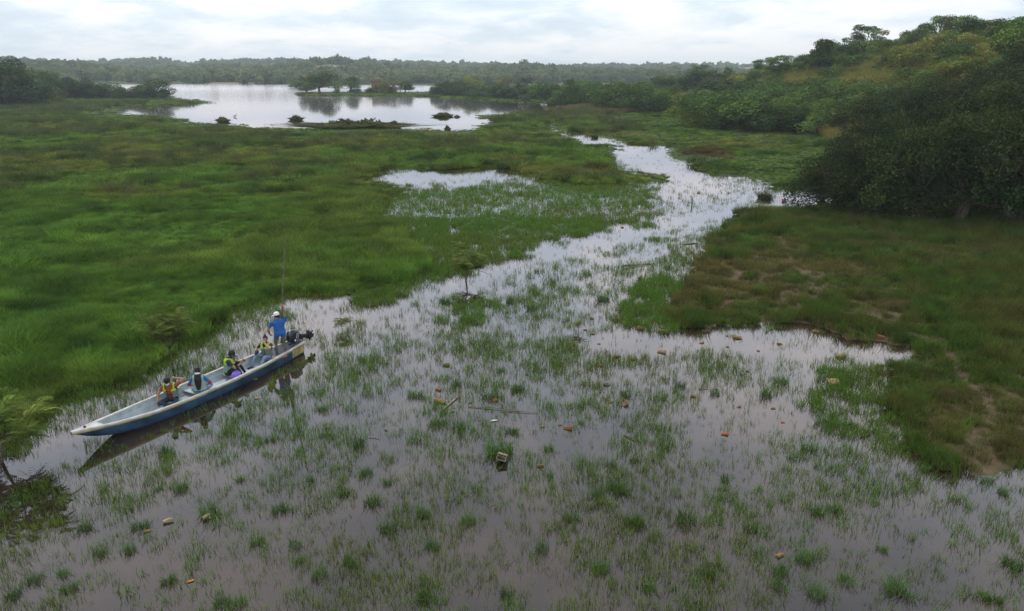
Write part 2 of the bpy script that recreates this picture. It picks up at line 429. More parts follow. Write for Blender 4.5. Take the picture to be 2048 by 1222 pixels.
# how thick the grass stands in the flooded part
OPEN = [  # (outline, share of grass left, in photo pixels)
    ([(1128,262),(1165,262),(1260,286),(1345,290),(1352,310),(1420,345),(1400,372),(1300,355),(1240,330),(1150,292)], 0.03),
    ([(715,350),(800,338),(985,330),(1060,338),(1010,358),(950,376),(830,376),(725,364)], 0.06),
    ([(1380,655),(1640,655),(1830,692),(1838,716),(1740,724),(1600,716),(1400,700),(1180,700),(1130,680),(1250,660)], 0.16),
    ([(560,600),(700,588),(690,625),(640,665),(590,650)], 0.22),
    ([(1330,420),(1560,388),(1690,378),(1690,416),(1540,412),(1440,425),(1380,450)], 0.25),
    ([(1300,380),(1420,350),(1530,366),(1556,386),(1450,400),(1330,420)], 0.40),
    ([(1560,790),(1640,900),(1500,980),(1400,900),(1330,830),(1430,780)], 0.45),
    ([(1900,960),(2100,950),(2100,1060),(1950,1010)], 0.55),
    ([(1690,1000),(1850,1010),(1980,1150),(1900,1200),(1760,1120)], 0.5),
]
THICK = [
    ([(1050,385),(1290,378),(1300,440),(1190,455),(1080,440)], 1.0),
    ([(760,470),(900,440),(1010,470),(1000,520),(900,540),(800,530)], 0.95),
    ([(1000,470),(1180,440),(1080,495),(980,545),(950,530)], 0.9),
    ([(690,400),(800,385),(880,400),(820,470),(740,450)], 0.8),
    ([(690,600),(800,580),(800,600),(720,612)], 0.95),
    ([(800,370),(1060,378),(1040,400),(800,395)], 0.55),
    ([(1630,740),(1850,720),(1870,900),(1800,910),(1650,870),(1610,820)], 0.95),
    ([(1820,900),(1980,940),(1960,975),(1850,950)], 0.8),
    ([(1290,540),(1390,560),(1420,640),(1340,664),(1220,640)], 1.0),
    ([(880,600),(980,590),(1000,640),(900,660)], 0.8),
    ([(0,760),(180,760),(300,735),(260,700),(0,700)], 0.9),
    ([(-100,900),(60,870),(80,920),(-60,950)], 0.9),
]
LANE = [(1470,425),(1400,446),(1200,482),(1100,510),(1000,545),(930,572),(800,612),(700,640),(640,668)]
LANE2 = [(1330,500),(1130,535),(1000,580),(860,625),(760,650)]
LANE3 = [(-200,990),(0,960),(90,915),(150,880),(170,860)]
NEAR_SIDE = [(150,925),(300,875),(420,820),(540,760),(625,712)]
def wet_density(x, y):
    u, v = proj(x, y, 0.0)
    wu = u + (fbm(x, y, 1.1, 31, 2) - 0.5) * 60; wv = v + (fbm(x, y, 1.1, 37, 2) - 0.5) * 34
    n = fbm(x, y, 0.55, 51, 3); n2 = fbm(x, y, 2.1, 57, 2)
    d = sstep(0.30, 0.72, 0.45 * n + 0.40 * n2 + .15 * fbm(x, y, .16, 53, 2)) * 0.66 + 0.05
    prox = np.zeros(len(x))
    for r_ in (0.8, 1.7, 2.8):
        for a_ in range(8): prox += ~water_mask(x + r_ * (1 + y / 60) * math.cos(a_ * .785), y + r_ * (1 + y / 60) * math.sin(a_ * .785))
    prox = sstep(0, 11, prox) * np.where(x < 4, 1.0, .7)
    d = np.maximum(d, prox * (.35 + .6 * n2))
    for poly, val in OPEN: d = np.where(inpoly(wu, wv, poly), d * val, d)
    g2 = inpoly(wu, wv, [(690,405),(770,388),(1000,372),(1300,362),(1310,430),(1190,462),(1080,490),(960,545),(850,550),(800,480)])
    d = np.where(g2, np.maximum(d, .30 + .75 * sstep(.28, .55, .5 * n2 + .5 * n)), d)
    for poly, val in THICK: d = np.where(inpoly(wu, wv, poly), np.maximum(d, val * sstep(0.25, 0.55, n2) + 0.1), d)
    for ln, wd, val in ((LANE, 16, .12), (LANE2, 9, .35), (LANE3, 26, .06), (NEAR_SIDE, 20, .30)):
        q_ = linedist(wu, wv, ln); d = np.where(q_ < wd, d * val, d)
    return d
GREEN = np.array((0.080, 0.152, 0.023)); OLIVE = np.array((0.170, 0.165, 0.040)); DARK = np.array((0.030, 0.066, 0.016)); STRAW = np.array((0.20, 0.165, 0.06))
def mix(a, b, f): return a * (1 - f[:, None]) + b * f[:, None]

# 1. shoots standing in the water
P, T, S = [], [], []
ZW = []
for y0, y1, dn, sc1, zs1 in ((9, 20, 150, .95, 1.0), (20, 33, 125, 1.1, 1.0), (33, 50, 80, 1.4, .8), (50, 125, 26, 2.0, .5)):
    x, y = spread(y0, y1, dn)
    k = water_mask(x, y) & ~in_boat(x, y)
    u, v = proj(x, y, 0); k &= ~inpoly(u, v, LAKE)
    x, y = x[k], y[k]
    d = wet_density(x, y); k = rng.uniform(0, 1, len(x)) < d
    x, y, d = x[k], y[k], d[k]
    f = np.clip(fbm(x, y, 0.3, 77, 2) * 1.2 - 0.5 + rng.normal(0, .15, len(x)), 0, 1)
    c = mix(GREEN * 1.15, OLIVE * .80, f); c *= rng.uniform(0.6, 1.3, len(x))[:, None]
    P.append(np.stack((x, y, np.zeros(len(x))), 1)); T.append(c); S.append(sc1 * rng.uniform(.6, 1.25, len(x)) * (0.75 + 0.45 * d)); ZW.append(np.full(len(x), zs1))
scatter('water_grass', 'green grass shoots standing in the flooded shallows', 'grass', np.concatenate(P), np.concatenate(T), np.concatenate(S), S_SPRIG, zs=np.concatenate(ZW), tilt=.2)

# 2. the meadow beyond the boat
def meadow_tint(x, y):
    u, v = proj(x, y, 0)
    far = sstep(45, 75, y)
    n = fbm(x, y, 0.10, 81, 3); n2 = fbm(x, y, 0.45, 83, 2)
    c = mix(GREEN * 1.12, OLIVE * 1.0, np.clip(sstep(.46, .74, n) * (.34 + .28 * far) + far * 0.38 * n2, 0, 1))
    c = mix(c, DARK, sstep(.52, .74, n2) * (0.40 + 0.45 * far))
    c = mix(c, DARK * .8, sstep(.60, .72, fbm(x, y, 0.9, 85, 2)) * (.25 + .35 * far))
    c = c * (.55 + .9 * fbm(x, y, 1.15, 95, 2))[:, None] * (.7 + .6 * fbm(x, y, .5, 97, 2))[:, None] * 1.08
    c = mix(c, STRAW * .6, sstep(.66, .82, fbm(x, y, 0.3, 87, 3)) * 0.5 * far)
    return c
P, T, S, ZS = [], [], [], []
for y0, y1, dn, sc1, zs1 in ((14, 35, 50, .95, .68), (35, 60, 26, 1.15, .62), (60, 110, 10, 1.7, .46), (110, 170, 4.8, 2.1, .34), (170, 330, 1.9, 2.8, .22)):
    x, y = spread(y0, y1, dn, .9, 6)
    k = ~water_mask(x, y) & (hill(x, y) < 0.5)
    u, v = proj(x, y, 0)
    k &= ~(inpoly(u, v, [(1250,428),(2900,428),(2900,1300),(1230,1300)]) & (x > 3))
    x, y, u, v = x[k], y[k], u[k], v[k]
    z = land_h(x, y)
    c = meadow_tint(x, y)
    lump = fbm(x, y, 0.22, 91, 3)
    s = sc1 * rng.uniform(.7, 1.25, len(x)) * (0.58 + .75 * sstep(.35, .68, lump)) * np.where(fbm(x, y, 0.55, 93, 2) > .66, 1.5, 1.0)
    low = inpoly(u, v, [(1180,225),(1640,262),(1640,420),(1500,380),(1200,280)])       # grazed strip beside the channel
    s = np.where(low, s * 0.55, s)
    if y0 >= 60:                                             # lower growth along the water's edge
        nw = np.zeros(len(x), bool)
        for dy in (2.5, 6, 10, 14): nw |= water_mask(x, y + dy)
        s = np.where(nw, s * .42, s)
    brown = inpoly(u, v, [(1340,296),(1420,300),(1480,312),(1460,324),(1380,318)]) & (rng.uniform(0, 1, len(x)) < .85)
    c = np.where(brown[:, None], np.array((.10, .062, .026)), c)
    c *= rng.uniform(.5, 1.45, len(x))[:, None]
    P.append(np.stack((x, y, z), 1)); T.append(c); S.append(s); ZS.append(np.full(len(x), zs1))
scatter('meadow_grass', 'thick green marsh grass covering the meadow beyond the boat', 'grass', np.concatenate(P), np.concatenate(T), np.concatenate(S), S_TUFT, zs=np.concatenate(ZS))

x, y = spread(55, 230, .55, .9, 6)
k = ~water_mask(x, y) & ~water_mask(x, y + 5) & ~water_mask(x, y + 12) & (hill(x, y) < .3) & (fbm(x, y, .13, 113, 3) > .53) & (x < 20 + .02 * y)
x, y = x[k], y[k]
c = mix(np.array((.050, .082, .026)), np.array((.125, .120, .045)), rng.uniform(0, 1, len(x)) ** 1.4) * rng.uniform(.6, 1.3, (len(x), 1))
scatter('meadow_rushes', 'taller grey-green rush clumps in the far part of the meadow', 'rushes', np.stack((x, y, land_h(x, y)), 1), c, rng.uniform(.7, 1.5, len(x)) * (1 + y / 200), S_TALL, zs=.55, tilt=.1)

# 3. the trodden bank on the right: short turf with taller clumps
P, T, S = [], [], []; P2, T2, S2 = [], [], []
for y0, y1, dn, sc1 in ((9, 22, 46, .85), (22, 35, 36, 1.0), (35, 60, 18, 1.3)):
    x, y = spread(y0, y1, dn, .95, 8)
    u, v = proj(x, y, 0)
    k = ~water_mask(x, y) & inpoly(u, v, [(1250,424),(3500,424),(3500,1600),(1230,1300)]) & (x > 3)
    x, y, u, v = x[k], y[k], u[k], v[k]
    n = fbm(x, y, 0.5, 101, 3); n2 = fbm(x, y, 1.6, 103, 2)
    trail = linedist(u, v, [(1560,480),(1590,540),(1640,560),(1560,600)]); trail2 = linedist(u, v, [(1880,690),(1925,760),(1990,830),(1920,900),(1960,940)])
    bare = np.maximum(sstep(.58, .74, n2) * .85, np.maximum(sstep(16, 4, trail) * .85, sstep(30, 5, trail2) * .8))
    bare = np.where(linedist(u, v, [(1500,560),(1650,640),(1850,640)]) < 60, np.maximum(bare, sstep(.45, .6, n2) * .8), bare)
    k = rng.uniform(0, 1, len(x)) > bare
    x, y, u, v, n = x[k], y[k], u[k], v[k], n[k]
    c = mix(GREEN * .78, np.array((.118, .104, .036)), np.clip(sstep(.30, .58, n) * .8 + .35 * (linedist(u, v, [(1330,600),(1550,600),(1750,620)]) < 75) + rng.normal(0, .15, len(x)), 0, 1))
    c *= rng.uniform(.7, 1.25, len(x))[:, None]
    c *= (.5 + 1.0 * fbm(x, y, 1.3, 109, 2))[:, None]
    z = land_h(x, y) + hill(x, y)
    P.append(np.stack((x, y, z), 1)); T.append(c); S.append(sc1 * rng.uniform(.7, 1.25, len(x)))
    lush = inpoly(u, v, [(1800,560),(2100,500),(2600,520),(2600,760),(2048,760),(1900,700),(1850,650)]) | inpoly(u, v, [(1650,425),(2300,430),(2300,480),(1900,500),(1700,450)])
    k = (((fbm(x, y, 0.7, 107, 2) > .62) & (rng.uniform(0, 1, len(x)) < .35)) | (lush & (rng.uniform(0, 1, len(x)) < .38)))
    P2.append(np.stack((x, y, z), 1)[k]); T2.append((mix(GREEN * .72, OLIVE * .62, np.clip(fbm(x, y, .8, 119, 2) * 1.6 - .4, 0, 1)) * rng.uniform(.6, 1.3, (len(x), 1)))[k]); S2.append((sc1 * rng.uniform(.7, 1.3, len(x)))[k])
scatter('bank_turf', 'short worn grass on the muddy right bank', 'grass', np.concatenate(P), np.concatenate(T), np.concatenate(S), S_SHORT)
scatter('bank_grass', 'taller dark green grass clumps on the right bank', 'grass', np.concatenate(P2), np.concatenate(T2), np.concatenate(S2), S_TUFT)

# 4. rank grass on the hillside
P, T, S = [], [], []
for y0, y1, dn, sc1 in ((30, 120, 2.2, 1.5), (120, 320, .8, 2.2)):
    w = 150; n_ = int(w * (y1 - y0) * dn); x = rng.uniform(20, 20 + w, n_); y = rng.uniform(y0, y1, n_)
    k = hill(x, y) > 0.4; x, y = x[k], y[k]
    c = mix(OLIVE * 1.35, STRAW * 1.35, sstep(.35, .7, fbm(x, y, .06, 111, 3))) * rng.uniform(.7, 1.25, len(x))[:, None]
    P.append(np.stack((x, y, land_h(x, y) + hill(x, y)), 1)); T.append(c); S.append(sc1 * rng.uniform(.6, 1.2, len(x)))
scatter('hillside_grass', 'yellow-green rank grass on the hillside', 'grass', np.concatenate(P), np.concatenate(T), np.concatenate(S), S_TALL)
# ------------------------------------------------------------------ trees and shrubs
def rhombs(c, nrm, size, g, asp=0.5):
    n = len(c)
    t_ = g.normal(0, 1, (n, 3)); t_ -= nrm * (t_ * nrm).sum(1)[:, None]; t_ /= np.linalg.norm(t_, axis=1)[:, None] + 1e-9
    b_ = np.cross(nrm, t_)
    s = size[:, None]
    V = np.stack((c - t_ * s * .5, c + b_ * s * asp * .5 + nrm * s * .07, c + t_ * s * .5, c - b_ * s * asp * .5 + nrm * s * .07), 1).reshape(-1, 3)
    k = np.arange(n)[:, None] * 4
    return V, np.concatenate((k + np.array((0, 1, 2)), k + np.array((0, 2, 3))))
def unit(g, n):
    d = g.normal(0, 1, (n, 3)); return d / np.linalg.norm(d, axis=1)[:, None]
def leafy(lobes, n, size, g, colors, inner=.25, asp=0.5):
    L = np.array(lobes, float); w = (L[:, 3] * L[:, 4] + L[:, 5] * L[:, 3]); w /= w.sum()
    li = g.choice(len(L), n, p=w)
    d = unit(g, n); d[:, 2] = np.where(g.uniform(0, 1, n) < .3, np.abs(d[:, 2]), d[:, 2])
    rad = 1.0 - np.abs(g.normal(0, inner, n)); rad = np.clip(rad + g.normal(0, .07, n), .05, 1.25)
    # finer bunching inside each lobe: pull leaves to a few twig ends
    tw = unit(g, 40 * len(L)).reshape(len(L), 40, 3)
    ti = g.integers(0, 40, n); twd = tw[li, ti]
    d = d * .55 + twd * .75; d /= np.linalg.norm(d, axis=1)[:, None]
    c = L[li, :3] + d * L[li, 3:6] * rad[:, None]
    nrm = d * .6 + unit(g, n) * .8 + np.array((0, 0, .45)); nrm /= np.linalg.norm(nrm, axis=1)[:, None]
    sz = size * g.uniform(.6, 1.35, n)
    V, F = rhombs(c, nrm, sz, g, asp)
    colors = np.array(colors); lc = g.integers(0, len(colors), len(L)); lb = g.uniform(.50, 1.45, len(L))
    col = colors[lc[li]] * (lb[li] * g.uniform(.7, 1.3, n))[:, None]
    young = g.uniform(0, 1, n) < .06; col = np.where(young[:, None], col * np.array((1.7, 1.5, 1.0)), col)
    keep = V.reshape(-1, 4, 3)[:, :, 2].min(1) > -0.2
    F = F[np.concatenate((keep, keep))]
    return V, F, np.repeat(col, 4, 0)
def tube(pts, radii, seg=6):
    pts = np.array(pts, float); V = []
    for i, p in enumerate(pts):
        d = pts[min(i + 1, len(pts) - 1)] - pts[max(i - 1, 0)]; d /= np.linalg.norm(d) + 1e-9
        a = np.cross(d, (0.31, .95, 0.05)); a /= np.linalg.norm(a) + 1e-9; b_ = np.cross(d, a)
        th = np.arange(seg) * 2 * np.pi / seg
        V.append(p + radii[i] * (np.cos(th)[:, None] * a + np.sin(th)[:, None] * b_))
    F = []
    for i in range(len(pts) - 1):
        for j in range(seg):
            F.append((i * seg + j, i * seg + (j + 1) % seg, (i + 1) * seg + (j + 1) % seg, (i + 1) * seg + j))
    return np.concatenate(V), np.array(F)
def join(parts):
    V, F, o = [], [], 0
    for v, f in parts: V.append(v); F.append(np.asarray(f) + o); o += len(v)
    return np.concatenate(V), np.concatenate(F)
def limbs(lobes, g, base_r, trunk_top, stems=1, lean=0.0):
    parts = []
    tips = []
    for s in range(stems):
        a = g.uniform(0, 6.28); off = np.array((math.cos(a), math.sin(a), 0)) * (0 if stems == 1 else base_r * 1.5)
        top = np.array((g.normal(0, lean), g.normal(0, lean), trunk_top))
        mid = off * .7 + top * .5 + np.append(g.normal(0, base_r * .8, 2), 0)
        parts.append(tube([off + (0, 0, -.25), mid, top], [base_r * 1.25, base_r * .95, base_r * .7])); tips.append(top)
    for L in lobes:
        st = tips[g.integers(0, len(tips))] * np.array((1, 1, g.uniform(.7, 1))); en = np.array(L[:3])
        if stems == 4 and g.uniform() < .3: en = en * 1.2        # bare twigs poking out of the thicket
        md = st * .5 + en * .5 + g.normal(0, .12, 3) * np.linalg.norm(en - st)
        parts.append(tube([st, md, en], [base_r * .5, base_r * .32, base_r * .1], 5))
    return join(parts)
C_DARK = [(0.048, 0.0816, 0.0216), (0.0624, 0.0936, 0.024), (0.0552, 0.1032, 0.0264), (0.0816, 0.096, 0.0264)]
C_MID = [(0.0825, 0.15, 0.0325), (0.1025, 0.1625, 0.0375), (0.1313, 0.1688, 0.035), (0.0725, 0.135, 0.04)]
C_OLIVE = [(.21, .19, .055), (0.1625, 0.1812, 0.0375), (0.1875, 0.1875, 0.045), (0.1187, 0.1625, 0.0325), (0.2063, 0.1812, 0.0625)]
C_BLUE = [(0.06, 0.099, 0.045), (0.075, 0.108, 0.048), (0.051, 0.09, 0.045)]
def lobes_for(style, W, H, g):
    out = []
    if style in ('shrub', 'thicket'):
        n = 19 if style == 'shrub' else 30
        for i in range(n):
            a = g.uniform(0, 6.28); r = W * .5 * math.sqrt(g.uniform(0, 1)) * .78; zz = g.uniform(.12, .82)
            lim = math.sqrt(max(0.08, 1 - (zz / .95) ** 2)); r *= (lim * .65 + .35)
            s = W * g.uniform(.09, .23)
            out.append((r * math.cos(a), r * math.sin(a), H * zz, s, s, min(s * g.uniform(.7, 1.0), H * .24)))
        out.append((0, 0, H * .42, W * .27, W * .27, H * .38))
    elif style == 'tree':
        for i in range(17):
            a = g.uniform(0, 6.28); zz = g.uniform(.22, .88); rr = math.sqrt(max(.05, 1 - ((zz - .5) / .5) ** 2))
            r = W * .5 * rr * g.uniform(.2, .80); s = W * g.uniform(.12, .21)
            out.append((r * math.cos(a), r * math.sin(a), H * zz, s, s, s * .8))
    elif style == 'broad':                                    # wide dome carried on a short trunk
        for i in range(24):
            a = g.uniform(0, 6.28); zz = g.uniform(.30, .84); rr = math.sqrt(max(.10, 1 - ((zz - .42) / .50) ** 2))
            r = W * .5 * rr * g.uniform(.35, .82); s = W * g.uniform(.09, .17)
            out.append((r * math.cos(a), r * math.sin(a), H * zz, s, s, s * .85))
        out.append((0, 0, H * .58, W * .28, W * .28, H * .30))
    elif style == 'open':
        for i in range(20):
            a = g.uniform(0, 6.28); zz = g.uniform(.32, .93); rr = math.sqrt(max(.08, 1 - ((zz - .55) / .5) ** 2))
            r = W * .5 * rr * g.uniform(.25, .95); s = W * g.uniform(.10, .18)
            out.append((r * math.cos(a), r * math.sin(a), H * zz, s, s, s * .75))
    elif style == 'flat':                                     # umbrella crown on a visible trunk
        for i in range(16):
            a = g.uniform(0, 6.28); r = W * .5 * math.sqrt(g.uniform(0, 1)) * .82; zz = .50 + .36 * math.sqrt(max(0, 1 - (2 * r / W) ** 2)) * g.uniform(.5, 1.0)
            s = W * g.uniform(.12, .19)
            out.append((r * math.cos(a), r * math.sin(a), H * zz, s, s, s * .62))
    return out
PROTO = {}
def proto(key, style, W, H, n, size, colors, seed, stems=1, trunk=None):
    g = np.random.default_rng(seed); lb = lobes_for(style, W, H, g)
    V, F, col = leafy(lb, n, size, g, colors)
    crown = np_mesh(key + '_crown', V, [F], col); crown.materials.append(M_LEAF)
    tv, tf = limbs(lb, g, (trunk or W * .028), H * (.22 if style in ('shrub', 'thicket') else .28), stems, W * .02)
    tr = np_mesh(key + '_trunk', tv, [tf], smooth=True); tr.materials.append(M_BARK)
    zz = V[:, 2].max(); ww = (np.percentile(V[:, 0], 99) - np.percentile(V[:, 0], 1))
    PROTO[key] = (tr, crown, ww, zz)
for i in range(4): proto('thick%d' % i, 'thicket', 7.5, 7.0, 15000, .185, [tuple(q * .62 for q in c_) for c_ in C_DARK + [(.060, .085, .022), (.034, .056, .018)]], 500 + i, 4)
for i in range(4): proto('dark%d' % i, 'shrub', 6.5, 5.5, 5600, .29, C_DARK + C_BLUE, 520 + i, 3)
for i in range(4): proto('mid%d' % i, 'shrub', 6.0, 4.8, 5600, .25, C_MID, 540 + i, 3)
for i in range(3): proto('olive%d' % i, 'shrub', 5.5, 4.2, 4200, .24, C_OLIVE, 560 + i, 3)
for i in range(3): proto('tree%d' % i, 'tree', 8.0, 8.5, 9500, .28, C_DARK + C_MID, 580 + i)
for i in range(3): proto('open%d' % i, 'open', 7.0, 9.0, 6500, .30, C_MID, 600 + i)
for i in range(3): proto('broad%d' % i, 'broad', 8.5, 6.5, 8000, .28, C_DARK + C_MID, 640 + i)
for i in range(2): proto('flat%d' % i, 'flat', 9.0, 7.5, 6000, .30, C_DARK + C_BLUE, 620 + i)

count = {}
def plant(kind, name, pos, W, H, label, group, rz=None, cat=None):
    k = count.get(kind, 0); count[kind] = k + 1
    keys = [q_ for q_ in PROTO if q_.rstrip('0123456789') == kind]
    tr, cr, w0, h0 = PROTO[keys[k % len(keys)]]
    r = empty(name, pos, (k * 2.399) % 6.283 if rz is None else rz, (W / w0, W / w0, H / h0))
    link('trunk', tr, r); link('crown', cr, r)
    tag(r, label, cat or ('shrub' if name == 'shrub' else 'tree'), group)
    return r
def plant_px(kind, name, px, base, wpx, top, label, group, cat=None):
    p = on_ground(px, base)
    dep = p.y * cP - (p.z - CAM_H) * sP
    W = wpx / FPX * dep
    v = (611 - top) / FPX; d = Vector(((px - 1024) / FPX, cP + v * sP, -sP + v * cP))
    H = CAM_H + d.z / d.y * p.y - p.z
    return plant(kind, name, p, W, max(H, .5), label, group, cat=cat)

# the dark bank of trees left of the lake
L1 = 'tall dark evergreen tree in the wood left of the lake'; G1 = 'trees of the wood left of the lake'
for a_ in ((-150,215,150,95), (-70,214,150,100), (-5,213,110,114), (42,212,100,124), (78,210,76,138), (10,207,110,112), (60,206,90,130)): plant_px('dark', 'tree', *a_, L1, G1)
L2 = 'low dark tree in the row on the left spit of the lake'; G2 = 'trees on the left spit'
for a_ in ((92,200,60,138), (125,199,58,153), (152,198,52,153), (178,198,50,158), (204,198,48,164), (232,198,46,163), (262,198,42,172), (286,198,36,169), (330,198,36,176)): plant_px('dark', 'tree', *a_, L2, G2)
plant_px('dark', 'tree', 309, 198, 66, 157, 'rounded dark tree at the tip of the left spit', None)
# the point across the lake
plant_px('broad', 'tree', 640, 186, 74, 138, 'big broad green tree on the grassy point across the lake', None)
plant_px('broad', 'tree', 614, 187.5, 40, 164, 'small flat-topped tree beside the big tree on the point', None)
plant_px('broad', 'tree', 701, 185, 48, 152, 'round dark reddish-green tree on the point beside the big tree', None)
plant_px('broad', 'tree', 810, 186, 40, 160, 'round tree with a bare trunk standing beyond the brick house', None)
plant_px('dark', 'shrub', 673, 187.5, 13, 170, 'narrow dark bush between the two largest trees on the point', None)
plant_px('dark', 'shrub', 712, 186.5, 24, 176, 'low dark bush under the round reddish-green tree', None)
plant_px('mid', 'shrub', 747, 187, 32, 173, 'low spreading bush in front of the brick house', None)
plant_px('olive', 'shrub', 779, 188, 46, 160, 'pale olive bush against the brick house', None)
plant_px('olive', 'shrub', 763, 184, 26, 157, 'yellowish bush rising behind the brick house', None)
plant_px('mid', 'shrub', 592, 176, 34, 158, 'bush growing on the far bank behind the point', None)
# the wood right of the lake
L3 = 'dark green bush in the wood along the right shore of the lake'; G3 = 'bushes along the right shore'
for a_ in ((872,190,44,172), (897,191,62,161), (928,193,56,166), (962,195,66,166), (1000,197,66,167), (1035,199,60,165), (1068,201,52,168), (915,187,50,158), (985,190,60,163)): plant_px('dark', 'shrub', *a_, L3, G3)
L4 = 'large mixed green bush in the wood behind the channel head'; G4 = 'bushes behind the channel head'
for a_ in ((1100,206,70,163), (1132,208,70,170), (1160,209,60,168), (1188,210,66,172), (1240,220,96,163), (1285,224,104,160), (1320,226,80,172), (1225,212,70,160), (1180,200,60,158), (1150,196,50,163)): plant_px('mid', 'shrub', *a_, L4, G4)
plant_px('olive', 'tree', 948, 190, 38, 150, 'brownish olive tree standing above the right shore bushes', None)
plant_px('olive', 'tree', 1012, 190, 36, 150, 'pale olive round tree above the right shore bushes', None)
plant_px('dark', 'tree', 1142, 196, 34, 155, 'dark pointed tree above the bushes behind the channel head', None)
L5 = 'dense dark tree on the low rise between lake and hill'; G5 = 'dark trees on the low rise'
for a_ in ((1320,196,80,152), (1360,192,90,148), (1398,190,90,134), (1440,188,70,142), (1462,190,60,150), (1478,198,70,160), (1420,205,100,160)): plant_px('dark', 'tree', *a_, L5, G5)
for a_ in ((1400,168,46,128), (1452,170,36,134)): plant_px('open', 'tree', *a_, 'loose-crowned tree rising above the dark trees on the low rise', 'loose-crowned trees on the rise')
L6 = 'broad rounded green bush bordering the marsh at the foot of the hill'; G6 = 'bushes at the foot of the hill'
for a_ in ((1385,252,100,186), (1438,258,110,182), (1490,262,110,186), (1548,264,110,190), (1600,264,100,196), (1650,268,100,196), (1720,260,110,190)): plant_px('mid', 'shrub', *a_, L6, G6)
for a_ in ((1420,236,100,178), (1480,235,120,176),
           (1540,238,120,172), (1600,236,110,170), (1660,238,110,175), (1510,215,100,160), (1560,216,90,158), (1620,212,100,152), (1690,232,110,160)):
    plant_px('mid', 'shrub', *a_, 'green bush rising behind the bushes at the marsh edge below the hill', 'bushes behind the hillfoot row')
# bushes scattered up the hillside
g = np.random.default_rng(5)
L7 = {'mid': 'green bush growing on the open hillside', 'olive': 'yellow-olive bush growing on the open hillside', 'dark': 'dark green bush growing on the open hillside'}
n_h = 0
while n_h < 230:
    y_ = g.uniform(75, 270); x_ = g.uniform(46, 112)
    hh = float(hill(np.array([x_]), np.array([y_]))[0])
    u_, v_ = proj(x_, y_, hh)
    if hh < 0.8 or u_ > 2250 or u_ < 1480: continue
    if g.uniform() < (0.42 if (1700 < u_ < 1960 and v_ < 130) else 0.03): continue
    k_ = g.choice(['mid', 'olive', 'dark'], p=[.5, .28, .22]); w_ = g.uniform(3.0, 8.0) * (0.75 if v_ < 110 else 1)
    plant(str(k_), 'shrub', (x_, y_, hh + .05), w_, w_ * g.uniform(.45, .72), L7[str(k_)], 'bushes on the hillside: ' + str(k_)); n_h += 1
# trees along the hill's skyline
plant_px('open', 'tree', 1530, 160, 60, 118, 'light green small tree at the low end of the hill skyline', None)
plant_px('open', 'tree', 1560, 160, 74, 110, 'pale loose-leaved tree near the low end of the hill skyline', None)
plant_px('open', 'tree', 1606, 152, 58, 108, 'yellowish loose-leaved tree on the hill skyline beside the dense tree', None)
plant_px('broad', 'tree', 1660, 148, 88, 76, 'dense dark round tree standing on the hill skyline', None)
plant_px('open', 'tree', 1727, 118, 76, 48, 'tall open tree with gaps in its crown on the hill skyline', None)
plant_px('dark', 'shrub', 1700, 130, 40, 98, 'dark bush between the dense tree and the tall open tree', None)
plant_px('broad', 'tree', 1880, 86, 84, 28, 'leafy tree on the hilltop, lower side of the pair', None)
plant_px('broad', 'tree', 1942, 88, 92, 27, 'wide spreading tree on the hilltop, upper side of the pair', None)
for a_ in ((1640,150,40,112), (1690,138,44,92), (1765,112,44,70), (1815,100,40,58), (1850,96,40,56), (1990,92,60,50)): plant_px('broad', 'tree', *a_, 'small rounded tree breaking the hill skyline between the larger trees', 'small trees on the hill skyline')
for a_ in ((1770,104,44,80), (1800,98,40,76), (1832,92,40,66), (1910,86,50,58)): plant_px('olive', 'shrub', *a_, 'small olive bush on the bare hill skyline', 'small bushes on the hill skyline')
# the near thicket at the water's edge
for a_ in ((1672,426,170,268), (1745,436,170,250), (1830,440,180,228), (1925,446,190,215), (2025,450,200,205), (2135,456,220,190), (2260,460,240,180)): plant_px('thick', 'tree', *a_, 'big dark leafy tree in the front row of the thicket on the right bank', 'front trees of the near thicket')
plant_px('thick', 'tree', 1640, 400, 110, 330, 'low dark tree overhanging the channel at the end of the thicket', None)
for a_ in ( (1720,392,160,222), (1800,380,180,196), (1900,372,180,170), (2010,370,190,150), (2120,372,200,120)): plant_px('thick', 'tree', *a_, 'dark leafy tree just behind the front row of the near thicket', 'second row of the near thicket')
L9 = 'dark leafy tree on the lower hill slope above the near thicket'; G9 = 'dark trees above the near thicket'
for a_ in ((1760,300,150,190), (1840,290,150,168), (1920,270,150,150), (1990,265,150,125), (2070,280,170,105), (1800,258,120,170), (1880,240,120,150), (1960,225,120,120), (2045,225,130,85), (2150,250,180,60)): plant_px('thick', 'tree', *a_, L9, G9)
plant_px('tree', 'tree', 2040, 190, 140, 26, 'tall dark tree rising above the thicket at the top of the slope', None)
